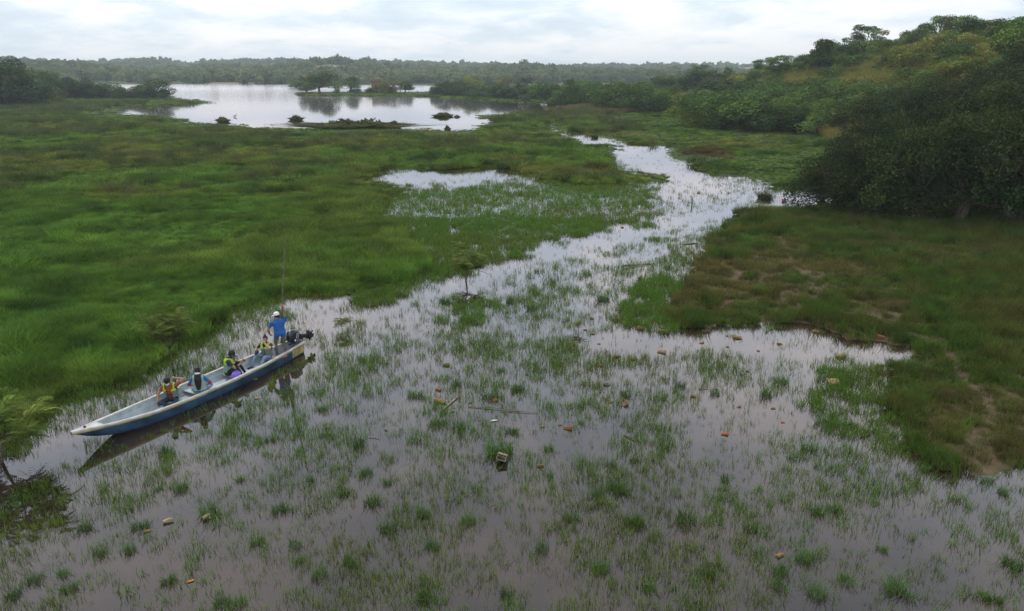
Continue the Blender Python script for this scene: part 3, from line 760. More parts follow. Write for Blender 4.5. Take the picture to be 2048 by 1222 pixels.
# low leafy weeds along the hillfoot and a palm in the wood
def palm(pos, H, label):
    g_ = np.random.default_rng(9); r = empty('palm_tree', pos)
    v, f = tube([(0, 0, -.3), (.1, .05, H * .4), (.05, .1, H * .72)], [.28, .22, .18], 7); link('trunk', np_mesh('palm_trunk', v, [f], smooth=True), r, M_BARK)
    parts = []
    for i_ in range(20):
        a_ = i_ * 2.4; el = g_.uniform(.1, 1.2); ln = H * .5; dx_, dy_ = math.cos(a_), math.sin(a_)
        c_ = np.array([(dx_ * ln * s_ * math.cos(el * .7), dy_ * ln * s_ * math.cos(el * .7), H * .72 + ln * (s_ * math.sin(el) - .75 * s_ * s_)) for s_ in np.linspace(0, 1, 9)])
        side = np.array((-dy_, dx_, 0)); vv, ff = [], []
        for j_ in range(1, 9):
            w_ = ln * .20 * math.sin(math.pi * (j_ / 9.5) ** .8) + .05
            for s_ in (-1, 1):
                o_ = len(vv); q0, q1 = c_[j_ - 1], c_[j_]
                vv += [q0, q0 * .4 + q1 * .6, q1 + side * s_ * w_ + (0, 0, -w_ * .55)]; ff.append((o_, o_ + 1, o_ + 2))
        parts.append((np.array(vv), np.array(ff)))
    v, f = join(parts); me = np_mesh('palm_crown', v, [f], np.tile((.05, .075, .03), (len(v), 1))); me.materials.append(M_LEAF)
    link('crown', me, r); tag(r, label, 'palm'); return r
p = on_ground(1050, 196); palm(p, 8.2, 'feathery palm rising above the bushes right of the lake')

# far forest: one mass of crowns on the hills across the lake
S_FAR = collection('far_crowns')
for i in range(4):
    g_ = np.random.default_rng(700 + i); lb = lobes_for('shrub', 8, 6.5, g_)
    V, F, _c = leafy(lb, 420, 1.35, g_, [(1, 1, 1)], .2, .8)
    source('far_source', V, F, S_FAR)
n_ = 30000
dd = rng.uniform(548, 1500, n_); an = rng.uniform(-.95, .95, n_); x = dd * np.sin(an); y = dd * np.cos(an)
keep = (fbm(x, y, 0.014, 71, 2) < .68) & (rng.uniform(0, 1, n_) < 1.1 - (dd - 548) / 1500) & ~water_mask(x, y) & (far_hills(x, y) > 0.02)
x, y = x[keep], y[keep]
c = mix(np.array((.095, .140, .058)), np.array((.19, .20, .085)), rng.uniform(0, 1, len(x)) ** 1.6) * rng.uniform(.7, 1.3, (len(x), 1))
big_ = np.where(rng.uniform(0, 1, len(x)) < .04, 1.5, 1.0)
scatter('far_forest', 'hazy green forest covering the low hills across the lake', 'forest', np.stack((x, y, land_h(x, y) + far_hills(x, y) - .3), 1), c, rng.uniform(.55, 1.15, len(x)) * big_, S_FAR, tilt=.05)
# forest and scrub filling the flat land between lake, rise and hills
# ------------------------------------------------------------------ the canoe
BOAT_YAW = math.atan2(BOW_DIR.y, BOW_DIR.x)
BM = Matrix.Translation(STERN) @ Matrix.Rotation(BOAT_YAW, 4, 'Z')     # x to the bow, +y to the side facing us
def boat_pt(x, y, z): return BM @ Vector((x, y, z))
bx_k = [0, .8, 2, 3.5, 5, 6.2, 7.2, 7.9, 8.25, 8.4]
bw_k = [.29, .385, .505, .56, .56, .485, .32, .15, .062, .02]
gz_k = [.42, .39, .355, .34, .35, .385, .46, .54, .585, .60]
cw_k = [.23, .30, .39, .43, .43, .35, .18, .06, .02, .005]
kz_k = [-.06, -.10, -.12, -.12, -.12, -.09, .02, .26, .47, .57]
NS = 64; xs = np.linspace(0, 8.4, NS)
from_k = lambda k: np.interp(xs, bx_k, k)
def smooth(a, n=3):
    for _ in range(n): a[1:-1] = (a[:-2] + 2 * a[1:-1] + a[2:]) / 4
    return a
hb_, gz_, cw_, kz_ = smooth(from_k(bw_k)), smooth(from_k(gz_k)), smooth(from_k(cw_k)), smooth(from_k(kz_k))
def strip(rows, closed=False):
    """rows: list of (NS,3) lines along the boat -> quads"""
    V = np.concatenate(rows); F = []
    rr_ = list(zip(range(len(rows) - 1), range(1, len(rows)))) + ([(len(rows) - 1, 0)] if closed else [])
    for a_, b_ in rr_:
        n_ = len(rows[0])
        for j_ in range(n_ - 1): F.append((a_ * n_ + j_, a_ * n_ + j_ + 1, b_ * n_ + j_ + 1, b_ * n_ + j_))
    if closed:
        for e_ in (0, len(rows[0]) - 1): F.append(None)
    return V, F
def line(y, z, x=None): return np.stack((xs if x is None else x, y, z), 1)
boat = empty('canoe', STERN, BOAT_YAW)
tag(boat, 'long narrow blue and grey canoe carrying five people through the flooded grass', 'boat')
M_BLUE = mat('hull_blue', (.026, .062, .115), .65, var=.55, vscale=2.5, bump=.15, bscale=12)
M_YEL = mat('hull_yellow', (.36, .29, .12), .65, var=.35, vscale=5)
M_GREY = mat('liner_grey', (.36, .41, .43), .6, var=.22, vscale=3.0, bump=.1, bscale=20)
M_RAIL = mat('rail_paint', (.50, .51, .53), .6, col2=(.36, .33, .28), vscale=4.5)
# outer shell
lo = .45
rows = []
for s in (1, -1):
    r_ = [line(s * hb_, gz_ - .01), line(s * (hb_ * .94 + cw_ * .06), gz_ * .72 + kz_ * .28), line(s * (hb_ * .62 + cw_ * .38), gz_ * .28 + kz_ * .72), line(s * cw_, kz_ + .03 * (cw_ > .05)), line(s * cw_ * .4, kz_ - .01)]
    rows += r_ if s == 1 else r_[::-1]
V, F = strip(rows)
nr = len(rows); F.append(tuple(k_ * NS for k_ in range(nr)))                 # transom
me = bpy.data.meshes.new('hull'); me.from_pydata([tuple(v) for v in V], [], F); me.materials.append(M_BLUE); me.materials.append(M_YEL)
for p_ in me.polygons:
    c_ = p_.center; p_.material_index = 1 if (c_.x < .62 and c_.z > .06) else 0
    p_.use_smooth = len(p_.vertices) == 4
link('hull', me, boat)
# inner lining with its stepped side
th = .035
rows = []
fl = np.maximum(kz_ + .16, .07 * np.ones(NS)); fl = np.where(kz_ > 0, kz_ + .10, fl); fl = np.minimum(fl, gz_ - .03); smooth(fl, 4)
for s in (1, -1):
    w_ = np.maximum(hb_ - th, .004); md = np.maximum(w_ - .035, .003); lw = np.maximum(np.minimum(cw_, w_ - .05) - .01, .002)
    r_ = [line(s * w_, gz_ - .012), line(s * (w_ - .008 * (w_ > .05)), fl + (gz_ - fl) * .56), line(s * md, fl + (gz_ - fl) * .50), line(s * (md * .4 + lw * .6), fl + .04), line(s * lw * .9, fl)]
    rows += r_ if s == 1 else r_[::-1]
V, F = strip(rows); nr = len(rows)
me = bpy.data.meshes.new('inner_lining'); me.from_pydata([(v[0] + (.03 if v[0] < .02 else 0), v[1], v[2]) for v in V], [], F + [tuple(k_ * NS for k_ in range(nr))]); link('inner_lining', me, boat, M_GREY)
# rails and rubbing strakes
for s in (1, -1):
    ins = np.maximum(hb_ - .055, 0.0); out = hb_ + .022
    V, F = strip([line(s * ins, gz_ - .012), line(s * ins, gz_ + .018), line(s * (ins + .012), gz_ + .026), line(s * out, gz_ + .022), line(s * out, gz_ - .022)])
    q_ = len(V); link('rail', np_mesh('rail', V, [np.array(F)], smooth=False), boat, M_RAIL)
    V, F = strip([line(s * (hb_ + .004), gz_ - .012), line(s * (hb_ + .016), gz_ - .03), line(s * (hb_ + .014), gz_ - .075), line(s * (hb_ - .010), gz_ - .085)])
    link('rubbing_strake', np_mesh('rubbing_strake', V, [np.array(F)], smooth=False), boat, M_YEL)
# little bow deck
k_ = xs > 7.55
bx1 = xs[k_]; V, F = [], []
for i_, x_ in enumerate(bx1):
    w_ = hb_[k_][i_] * .98; z_ = gz_[k_][i_] + .012
    V += [(x_, -w_, z_), (x_, 0, z_ + .02), (x_, w_, z_)]
for i_ in range(len(bx1) - 1):
    for j_ in (0, 1): F.append((i_ * 3 + j_, i_ * 3 + 3 + j_, i_ * 3 + 4 + j_, i_ * 3 + 1 + j_))
deck = link('bow_deck', np_mesh('bow_deck', V, [np.array(F)]), boat, M_RAIL)
bm = bmesh.new(); bmesh.ops.create_cone(bm, cap_ends=True, segments=12, radius1=.035, radius2=.03, depth=.05); me = bpy.data.meshes.new('mooring_hole'); bm.to_mesh(me); bm.free()
o = link('mooring_eye', me, deck, mat('dark_hole', (.03, .03, .03), .8)); o.location = (8.02, 0, .60)
def box_mesh(name, sx_, sy_, sz_, bev=.008):
    bm = bmesh.new(); bmesh.ops.create_cube(bm, size=1); bmesh.ops.scale(bm, vec=(sx_, sy_, sz_), verts=bm.verts)
    if bev: bmesh.ops.bevel(bm, geom=bm.edges, offset=bev, segments=2, affect='EDGES')
    me = bpy.data.meshes.new(name); bm.to_mesh(me); bm.free(); return me
for x_ in (1.30, 2.95, 4.45, 5.30):                                           # low thwarts the riders sit on
    w_ = float(np.interp(x_, xs, hb_)) * 2 - .15
    o = link('thwart', box_mesh('thwart', .30, w_, .035), boat, M_GREY); o.location = (x_, 0, .19)
o = link('transom_board', box_mesh('transom_board', .05, .50, .20), boat, mat('transom_wood', (.20, .19, .18), .8, var=.3)); o.location = (.045, 0, .42)

# ------------------------------------------------------------------ outboard motor, tilted up
M_COWL = mat('cowl_black', (.012, .014, .020), .28, spec=.5)
M_COWL2 = mat('cowl_grey', (.16, .18, .21), .35)
M_MOTOR = mat('motor_dark', (.018, .018, .020), .6)
motor = empty('outboard_motor', boat_pt(.0, 0, .58)); motor.rotation_euler = (0, R(74), BOAT_YAW)   # leg swings aft and up
tag(motor, 'black outboard motor tilted up on the canoe stern with its leg out of the water', 'motor')
def rounded(name, secs, seg=20, e_=.62):
    """superellipse sections (z, cx, rx, ry)"""
    V, F = [], []
    for (z_, c_, rx, ry) in secs:
        for j_ in range(seg):
            a_ = 2 * math.pi * j_ / seg; ca, sa = math.cos(a_), math.sin(a_)
            V.append((c_ + rx * math.copysign(abs(ca) ** e_, ca), ry * math.copysign(abs(sa) ** e_, sa), z_))
    n_ = len(secs)
    for i_ in range(n_ - 1):
        for j_ in range(seg): F.append((i_ * seg + j_, i_ * seg + (j_ + 1) % seg, (i_ + 1) * seg + (j_ + 1) % seg, (i_ + 1) * seg + j_))
    F.append(tuple(range(seg))[::-1]); F.append(tuple((n_ - 1) * seg + j_ for j_ in range(seg)))
    me = bpy.data.meshes.new(name); me.from_pydata(V, [], F)
    for p_ in me.polygons: p_.use_smooth = True
    return me
cowl = link('cowling', rounded('cowling', [(.06, -.03, .17, .12), (.09, -.03, .235, .155), (.20, -.03, .25, .165), (.34, -.04, .235, .155), (.44, -.05, .20, .13), (.485, -.06, .13, .08), (.495, -.06, .03, .02)]), motor, M_COWL)
o = link('cowl_stripe', rounded('cowl_stripe', [(.115, -.03, .252, .168), (.140, -.03, .256, .171), (.165, -.03, .254, .169)]), cowl, M_COWL2)
o = link('top_panel', rounded('top_panel', [(.44, -.13, .10, .09), (.487, -.13, .09, .08), (.497, -.13, .05, .05)]), cowl, M_COWL2)
o = link('carry_grip', box_mesh('carry_grip', .10, .05, .02), cowl, mat('grip_black', (.008, .008, .008), .5)); o.location = (-.14, 0, .505)
o = link('decal', box_mesh('decal', .07, .004, .06, 0), cowl, mat('decal_white', (.65, .66, .68), .5)); o.location = (.09, .160, .26)
o = link('decal', box_mesh('decal', .20, .004, .018, 0), cowl, MATS['decal_white']); o.location = (-.08, .166, .22)
link('leg', rounded('leg', [(.07, -.04, .12, .10), (-.05, -.04, .09, .07), (-.25, -.03, .07, .045), (-.50, -.03, .075, .035), (-.60, -.02, .09, .03)], 14), motor, M_MOTOR)
link('anti_cavitation_plate', box_mesh('plate', .30, .15, .018), motor, M_MOTOR).location = (-.07, 0, -.50)
gc = link('gearcase', rounded('gearcase', [(-.17, 0, .02, .02), (-.12, 0, .05, .05), (.05, 0, .055, .055), (.16, 0, .03, .03), (.19, 0, .008, .008)], 14, 1.0), motor, M_MOTOR)
gc.rotation_euler = (0, R(90), 0); gc.location = (-.03, 0, -.66)
link('skeg', box_mesh('skeg', .14, .012, .14, 0), motor, M_MOTOR).location = (-.04, 0, -.76)
for i_ in range(3):
    bl = link('propeller_blade', box_mesh('propeller_blade', .012, .075, .10, .004), gc, M_MOTOR)
    a_ = i_ * 2.094; bl.rotation_euler = (0, .0, a_); bl.location = (.075 * math.cos(a_), .075 * math.sin(a_), -.17); bl.rotation_euler = (R(90), a_, R(25))
link('clamp_bracket', box_mesh('clamp_bracket', .14, .20, .26, .02), motor, M_MOTOR).location = (.10, 0, -.08)
v, f = tube([(.12, .03, .08), (.22, .08, .26), (.24, .10, .48)], [.018, .018, .024], 8); link('tiller', np_mesh('tiller', v, [f], smooth=True), motor, M_MOTOR)
# fuel hose lying over the stern floor
v, f = tube([tuple(boat_pt(*p_)) for p_ in ((.12, .10, .50), (.35, .20, .46), (.55, .12, .30), (.62, -.02, .16), (.80, -.10, .13), (1.0, -.15, .13))], [.012] * 6, 6)
tag(link('fuel_hose', np_mesh('fuel_hose', v, [f], smooth=True), None, MATS['grip_black']), 'thin black hose curving from the motor to the canoe floor', 'hose')
# ------------------------------------------------------------------ people
def vec(*a): return np.array(a, float)
def nrm_(v): v = np.asarray(v, float); return v / (np.linalg.norm(v) + 1e-9)
def ell_loft(secs, seg=18):
    """secs: (centre, half-axis a, half-axis b); closed"""
    V, F = [], []
    for c_, a_, b_ in secs:
        for j_ in range(seg):
            th_ = 2 * math.pi * j_ / seg; V.append(c_ + a_ * math.cos(th_) + b_ * math.sin(th_))
    n_ = len(secs)
    for i_ in range(n_ - 1):
        for j_ in range(seg): F.append((i_ * seg + j_, i_ * seg + (j_ + 1) % seg, (i_ + 1) * seg + (j_ + 1) % seg, (i_ + 1) * seg + j_))
    F.append(tuple(range(seg))[::-1]); F.append(tuple((n_ - 1) * seg + j_ for j_ in range(seg)))
    return V, F
def capsule(a, b, ra, rb, seg=12):
    d = nrm_(b - a); u = nrm_(np.cross(d, (.2, .97, .1) if abs(d[1]) < .9 else (1, 0, 0))); w = np.cross(d, u)
    secs = []
    for s_, r_ in ((-.95, .3), (-.7, .7), (0, 1)): secs.append((a + d * ra * s_, u * ra * r_, w * ra * r_))
    for s_, r_ in ((0, 1), (.7, .7), (.95, .3)): secs.append((b + d * rb * s_, u * rb * r_, w * rb * r_))
    return ell_loft(secs, seg)
def ellipsoid(c, ax, ay, az, seg=16, rings=9):
    secs = []
    for i_ in range(rings):
        ph = -math.pi / 2 + math.pi * (i_ + .5) / rings
        secs.append((c + az * math.sin(ph), ax * math.cos(ph), ay * math.cos(ph)))
    return ell_loft(secs, seg)
def ik(a, c, l1, l2, pole):
    d = c - a; L = min(np.linalg.norm(d), (l1 + l2) * .995); dn = nrm_(d); c = a + dn * L
    x_ = (l1 * l1 - l2 * l2 + L * L) / (2 * L); h_ = math.sqrt(max(0, l1 * l1 - x_ * x_))
    p_ = pole - dn * (pole @ dn); return a + dn * x_ + nrm_(p_) * h_, c
def remesh(name, parts, voxel, it=4):
    V, F, o_ = [], [], 0
    for v, f in parts:
        V += [tuple(q_) for q_ in v]; F += [tuple(i_ + o_ for i_ in q_) for q_ in f]; o_ += len(v)
    me = bpy.data.meshes.new(name + '_raw'); me.from_pydata(V, [], F)
    ob = bpy.data.objects.new(name + '_raw', me); C.objects.link(ob)
    md = ob.modifiers.new('r', 'REMESH'); md.mode = 'VOXEL'; md.voxel_size = voxel
    ms = ob.modifiers.new('s', 'SMOOTH'); ms.factor = .5; ms.iterations = it
    dg = bpy.context.evaluated_depsgraph_get(); out = bpy.data.meshes.new_from_object(ob.evaluated_get(dg))
    bpy.data.objects.remove(ob); bpy.data.meshes.remove(me); out.name = name
    for p_ in out.polygons: p_.use_smooth = True
    return out
SKIN = [mat('skin_tan', (.30, .165, .10), .6, var=.12, vscale=20), mat('skin_light', (.40, .23, .16), .6, var=.12, vscale=20)]
M_HAIR = mat('black_hair', (.010, .009, .009), .55, var=.3, vscale=60)
M_EYE = mat('eye_dark', (.02, .015, .012), .3); M_LIP = mat('lip', (.22, .085, .07), .5)
def person(label, pos, yaw, pz, up, wrists, poles, ankles, knees, head_yaw, head_pitch, look, hands=None, twist=0.0, head_roll=0.0, build=1.0):
    """local frame: x ahead, y to the person's left, z up; wrists/ankles (left, right)"""
    Z = vec(0, 0, 1); up = nrm_(up)
    fwd = nrm_(vec(math.cos(twist), math.sin(twist), 0) - up * (vec(math.cos(twist), math.sin(twist), 0) @ up)); lat = np.cross(up, fwd)
    pel = vec(0, 0, pz); B = build
    parts, seg = [], []
    def add(p_, tg, a_, b_, r_): parts.append(p_); seg.append((tg, a_, b_, r_))
    # trunk
    prof = [(-.10, .105, .085), (-.06, .160, .120), (.02, .172, .128), (.12, .155, .115), (.22, .160, .118), (.32, .176, .122), (.40, .182, .112), (.455, .150, .090), (.49, .085, .070)]
    hipf, hipl = vec(1, 0, 0), vec(0, 1, 0)
    secs = []
    for t_, wl, wd in prof:
        k_ = min(max((t_ + .1) / .25, 0), 1); ff_ = nrm_(hipf * (1 - k_) + fwd * k_); ll_ = nrm_(hipl * (1 - k_) + lat * k_)
        secs.append((pel + (Z * (1 - k_) + up * k_) * t_ + ff_ * (.012 if .05 < t_ < .35 else 0) * B, ll_ * wl * B, ff_ * wd * B))
    parts.append(ell_loft(secs, 24)); seg.append(('torso', pel, pel + up * .42, .125))
    seg.append(('torso', pel + up * .38 - lat * .12, pel + up * .38 + lat * .12, .09)); seg.append(('hip', pel - hipl * .08 - Z * .03, pel + hipl * .08 - Z * .03, .115))
    # neck, head
    nb = pel + up * .46; hy, hp = head_yaw, head_pitch
    hf = fwd * math.cos(hy) + lat * math.sin(hy); hl = np.cross(up, hf)
    hf2 = hf * math.cos(hp) - up * math.sin(hp); hu = up * math.cos(hp) + hf * math.sin(hp)
    hl2 = hl * math.cos(head_roll) + hu * math.sin(head_roll); hu = hu * math.cos(head_roll) - hl * math.sin(head_roll); hl = hl2
    hc = nb + up * .075 + hu * .105 + hf2 * .02
    add(capsule(nb - up * .03, hc - hu * .05 - hf2 * .01, .058, .052), 'neck', nb, hc - hu * .06, .054)
    parts.append(ellipsoid(hc + hu * .012 - hf2 * .008, hf2 * .098, hl * .078, hu * .112, 20, 12)); seg.append(('head', hc - hu * .02, hc + hu * .03, .09))
    parts.append(ellipsoid(hc - hu * .065 + hf2 * .035, hf2 * .058, hl * .055, hu * .050)); seg.append(('head', hc - hu * .065 + hf2 * .03, hc - hu * .066 + hf2 * .04, .05))
    parts.append(capsule(hc + hf2 * .083 + hu * .005, hc + hf2 * .107 - hu * .028, .009, .014, 8))
    for s in (1, -1): parts.append(ellipsoid(hc + hl * .080 * s - hf2 * .005 - hu * .01, hf2 * .020, hl * .010, hu * .032, 10, 6))
    # arms with hands
    J = {}
    for i_, s in ((0, 1), (1, -1)):
        sh = pel + up * .405 + lat * .185 * s * B
        el, wr = ik(sh, vec(*wrists[i_]), .285, .255, nrm_(vec(*poles[i_])))
        add(capsule(sh, el, .060 * B, .043), 'uarm', sh, el, .052); add(capsule(el, wr, .043, .029), 'farm', el, wr, .036)
        parts.append(ellipsoid(sh + up * .0, lat * .062, fwd * .066, up * .062))
        J['sh%d' % i_], J['el%d' % i_], J['wr%d' % i_] = sh, el, wr
        hd = (hands or [None, None])[i_] or {}
        f_ = nrm_(vec(*hd['dir'])) if 'dir' in hd else nrm_(wr - el)
        n_ = vec(*hd.get('palm', (0, -s, 0))); n_ = nrm_(n_ - f_ * (n_ @ f_)); sd = np.cross(f_, n_); curl = hd.get('curl', .5)
        pc = wr + f_ * .052
        parts.append(ellipsoid(pc, f_ * .055, sd * .043, n_ * .019, 14, 8)); seg.append(('hand', wr + f_ * .02, wr + f_ * .14, .04))
        for k_, (o_, ln) in enumerate(((-.031, .062), (-.011, .075), (.010, .080), (.030, .070))):
            a0 = pc + f_ * .040 + sd * o_; d1 = nrm_(f_ * math.cos(curl) + n_ * math.sin(curl) + sd * o_ * 1.5); a1 = a0 + d1 * ln * .5
            d2 = nrm_(f_ * math.cos(curl * 2.3) + n_ * math.sin(curl * 2.3)); a2 = a1 + d2 * ln * .5
            parts.append(capsule(a0 - d1 * .01, a1, .0105, .0095, 8)); parts.append(capsule(a1, a2, .0095, .0085, 8))
        t0 = wr + f_ * .028 + sd * .034; td = nrm_(f_ * .65 + sd * .6 + n_ * (.25 + curl * .5)); t1 = t0 + td * .042; t2 = t1 + nrm_(f_ * .9 + sd * .1 + n_ * curl) * .034
        parts.append(capsule(t0 - td * .012, t1, .013, .011, 8)); parts.append(capsule(t1, t2, .011, .009, 8))
        J['hand%d' % i_] = pc; J['f%d' % i_] = f_; J['n%d' % i_] = n_; J['sd%d' % i_] = sd
    # legs
    for i_, s in ((0, 1), (1, -1)):
        hp_ = pel + vec(0, .088 * s * B, -.035)
        kn, an = ik(hp_, vec(*ankles[i_]), .425, .415, nrm_(vec(*knees[i_])))
        add(capsule(hp_, kn, .088 * B, .060), 'thigh', hp_, kn, .075); add(capsule(kn, an, .058, .040), 'shin', kn, an, .05)
        tdir = nrm_(vec(kn[0] - hp_[0], kn[1] - hp_[1], 0) * .6 + vec(.5, .12 * s, 0))
        add(capsule(an - Z * .035 - tdir * .04, an - Z * .045 + tdir * .155, .040, .032), 'foot', an - Z * .04 - tdir * .04, an - Z * .045 + tdir * .16, .036)
        J['kn%d' % i_] = kn
    me = remesh('person_body', parts, .0085)
    names = ['shirt', 'skin', 'pants', 'shoe', 'hair', 'eye', 'lip']
    for n_ in names: me.materials.append(look[n_] if n_ in look else {'eye': M_EYE, 'lip': M_LIP, 'hair': M_HAIR}[n_])
    nP = len(me.polygons); Cc = np.empty(nP * 3); me.polygons.foreach_get('center', Cc); Cc = Cc.reshape(-1, 3)
    best = np.full(nP, 1e9); bi = np.zeros(nP, int); bt = np.zeros(nP)
    for k_, (tg, a_, b_, r_) in enumerate(seg):
        d_ = b_ - a_; t_ = np.clip(((Cc - a_) @ d_) / (d_ @ d_), 0, 1); q_ = np.linalg.norm(Cc - a_ - t_[:, None] * d_, axis=1) - r_
        m_ = q_ < best; best[m_] = q_[m_]; bi[m_] = k_; bt[m_] = t_[m_]
    tags_ = np.array([s_[0] for s_ in seg])[bi]
    mi = np.zeros(nP, int)
    mi[np.isin(tags_, ['neck', 'head', 'hand', 'farm'])] = 1
    mi[(tags_ == 'uarm') & (bt > look.get('sleeve', .62))] = 1
    if look.get('long'): mi[(tags_ == 'farm') & (bt < .9)] = 0
    mi[np.isin(tags_, ['thigh', 'shin'])] = 2; mi[tags_ == 'hip'] = 2; mi[(tags_ == 'torso') & ((Cc - pel) @ Z < look.get('hem', .02))] = 2
    if 'over' in look: mi[np.isin(tags_, ['torso', 'hip', 'thigh']) & ((Cc - pel) @ Z > look['over'])] = 0
    mi[tags_ == 'foot'] = 3
    if look.get('barefoot'): mi[tags_ == 'foot'] = 1
    H = Cc - hc; hx, hy_, hz = H @ hf2, H @ hl, H @ hu; head = np.isin(tags_, ['head'])
    mi[head & ((hz > .062) | ((hx < .015) & (hz > -.055)) | ((hx < -.045)))] = 4
    if look.get('beard'): mi[head & (hz < -.048) & (hx > -.02) & ~((np.abs(hy_) < .02) & (hz > -.06))] = 4
    for s in (1, -1):
        e_ = np.hypot((hy_ - .032 * s) / 1.4, hz - .012); mi[head & (hx > .05) & (e_ < .011)] = 5
        b_ = np.hypot((hy_ - .033 * s) / 2.6, hz - .036); mi[head & (hx > .05) & (b_ < .009)] = 4
    mi[head & (hx > .06) & (np.hypot(hy_ / 2.2, hz + .058) < .010)] = 6
    me.polygons.foreach_set('material_index', mi.astype(np.int32)); me.update()
    ob = link('person', me); ob.location = pos; ob.rotation_euler = (0, 0, yaw)
    tag(ob, label, 'person')
    info = dict(me=me, C=Cc, tags=tags_, pel=pel, up=up, fwd=fwd, lat=lat, hc=hc, hf=hf2, hl=hl, hu=hu, J=J, ob=ob)
    return info
M_NEON = mat('vest_neon', (.35, .46, .05), .7, var=.12, vscale=25); M_VGREY = mat('vest_grey', (.13, .16, .15), .8, var=.15, vscale=20); M_STRAP = mat('strap_dark', (.02, .022, .025), .7)
def vest(I, gap=.035, grey=None, neon_from=.31):
    """a life vest: the trunk's own surface lifted off the shirt"""
    bm = bmesh.new(); bm.from_mesh(I['me']); bm.faces.ensure_lookup_table()
    R_ = I['C'] - I['pel']; t_ = R_ @ I['up']; l_ = R_ @ I['lat']; f_ = R_ @ I['fwd']
    ok = np.isin(I['tags'], ['torso', 'hip', 'uarm', 'neck']) & (t_ > .03) & (t_ < .475) & (np.abs(l_) < .165) & ~((np.abs(l_) < gap + .04 * (t_ > .36)) & (f_ > 0)) & ~((t_ > .42) & (np.abs(l_) < .065))
    ok &= ~((I['tags'] == 'uarm') & (np.abs(l_) > .15))
    dl = [f for f, k_ in zip(bm.faces, ok) if not k_]; bmesh.ops.delete(bm, geom=dl, context='FACES')
    bm.normal_update()
    for v in bm.verts: v.co += v.normal * .014
    for f in bm.faces:
        c_ = np.array(f.calc_center_median()) - I['pel']; f.material_index = 1 if c_ @ I['up'] > neon_from else 0
    me = bpy.data.meshes.new('life_vest'); bm.to_mesh(me); bm.free()
    me.materials.append(grey or M_VGREY); me.materials.append(M_NEON)
    o = link('life_vest', me, I['ob']); s = o.modifiers.new('thick', 'SOLIDIFY'); s.thickness = .03; s.offset = 1
    # buckle straps across the front
    for tt in (.10, .20):
        p0, p1 = I['pel'] + I['up'] * tt - I['lat'] * .06 + I['fwd'] * .155, I['pel'] + I['up'] * tt + I['lat'] * .06 + I['fwd'] * .155
        V, F = capsule(p0, p1, .012, .012, 6); link('buckle_strap', np_mesh('buckle_strap', V, [np.array([q for q in F if len(q) == 4])]), o, M_STRAP)
    return o
def headframe(I):
    m4 = Matrix.Identity(4)
    for i_, ax in enumerate((I['hf'], I['hl'], I['hu'])):
        for j_ in range(3): m4[j_][i_] = ax[j_]
    m4.translation = Vector(I['hc']); return m4
def cap(I, m_, front=None):
    V, F = [], []; seg = 20
    prof = [(-.005, 1.0), (.03, 1.0), (.065, .93), (.095, .74), (.115, .45), (.122, .12)]
    for z_, k_ in prof:
        for j_ in range(seg):
            a_ = 2 * math.pi * j_ / seg; V.append((-.006 + .110 * k_ * math.cos(a_), .092 * k_ * math.sin(a_), .022 + z_))
    for i_ in range(len(prof) - 1):
        for j_ in range(seg): F.append((i_ * seg + j_, i_ * seg + (j_ + 1) % seg, (i_ + 1) * seg + (j_ + 1) % seg, (i_ + 1) * seg + j_))
    F.append(tuple((len(prof) - 1) * seg + j_ for j_ in range(seg)))
    me = bpy.data.meshes.new('cap'); me.from_pydata(V, [], F); [setattr(p_, 'use_smooth', True) for p_ in me.polygons]
    o = link('cap', me, I['ob'], m_); o.matrix_local = headframe(I); s = o.modifiers.new('t', 'SOLIDIFY'); s.thickness = .005
    V, F = [], []; n_ = 9
    for i_ in range(n_):
        a_ = -1.05 + 2.1 * i_ / (n_ - 1)
        V += [(-.006 + .108 * math.cos(a_), .091 * math.sin(a_), .030), (.02 + .165 * math.cos(a_ * .62), .098 * math.sin(a_ * .98), .012)]
    F = [(2 * i_, 2 * i_ + 1, 2 * i_ + 3, 2 * i_ + 2) for i_ in range(n_ - 1)]
    b_ = link('brim', np_mesh('brim', V, [np.array(F)], smooth=True), o, m_); s = b_.modifiers.new('t', 'SOLIDIFY'); s.thickness = .007
    return o
def yaw_of(x, y): return math.atan2(y, x)
M_DENIM = mat('denim', (.16, .23, .33), .85, var=.35, vscale=14); M_NAVY = mat('navy_cloth', (.022, .032, .060), .9, var=.2, vscale=16); M_BLACKC = mat('black_cloth', (.018, .018, .022), .9, var=.2, vscale=16)
M_SHOE = mat('dark_shoe', (.025, .025, .03), .7)
FLOOR = .05
# the boatman standing at the stern
pa = boat_pt(.72, -.10, FLOOR)
A_ = person('standing boatman in a blue polo shirt and white cap holding a long pole', pa, yaw_of(-.55, .83), .90, (.06, .02, 1),
    [(.20, .30, .86), (-.02, -.20, 1.86)], [(-.3, .8, -.1), (.1, -1, .2)], [(.08, .13, .085), (-.06, -.13, .085)], [(1, .1, 0), (1, -.1, 0)],
    .75, .12, dict(shirt=mat('polo_blue', (.020, .105, .33), .85, var=.18, vscale=12), skin=SKIN[0], pants=mat('khaki_grey', (.15, .12, .10), .9, var=.25, vscale=10), shoe=M_SHOE, sleeve=.66, over=-.14),
    [dict(curl=.7), dict(dir=(.35, .1, .9), palm=(.9, .1, -.3), curl=1.15)], build=1.22)
cap(A_, mat('cap_white', (.72, .73, .75), .8, var=.1, vscale=30))
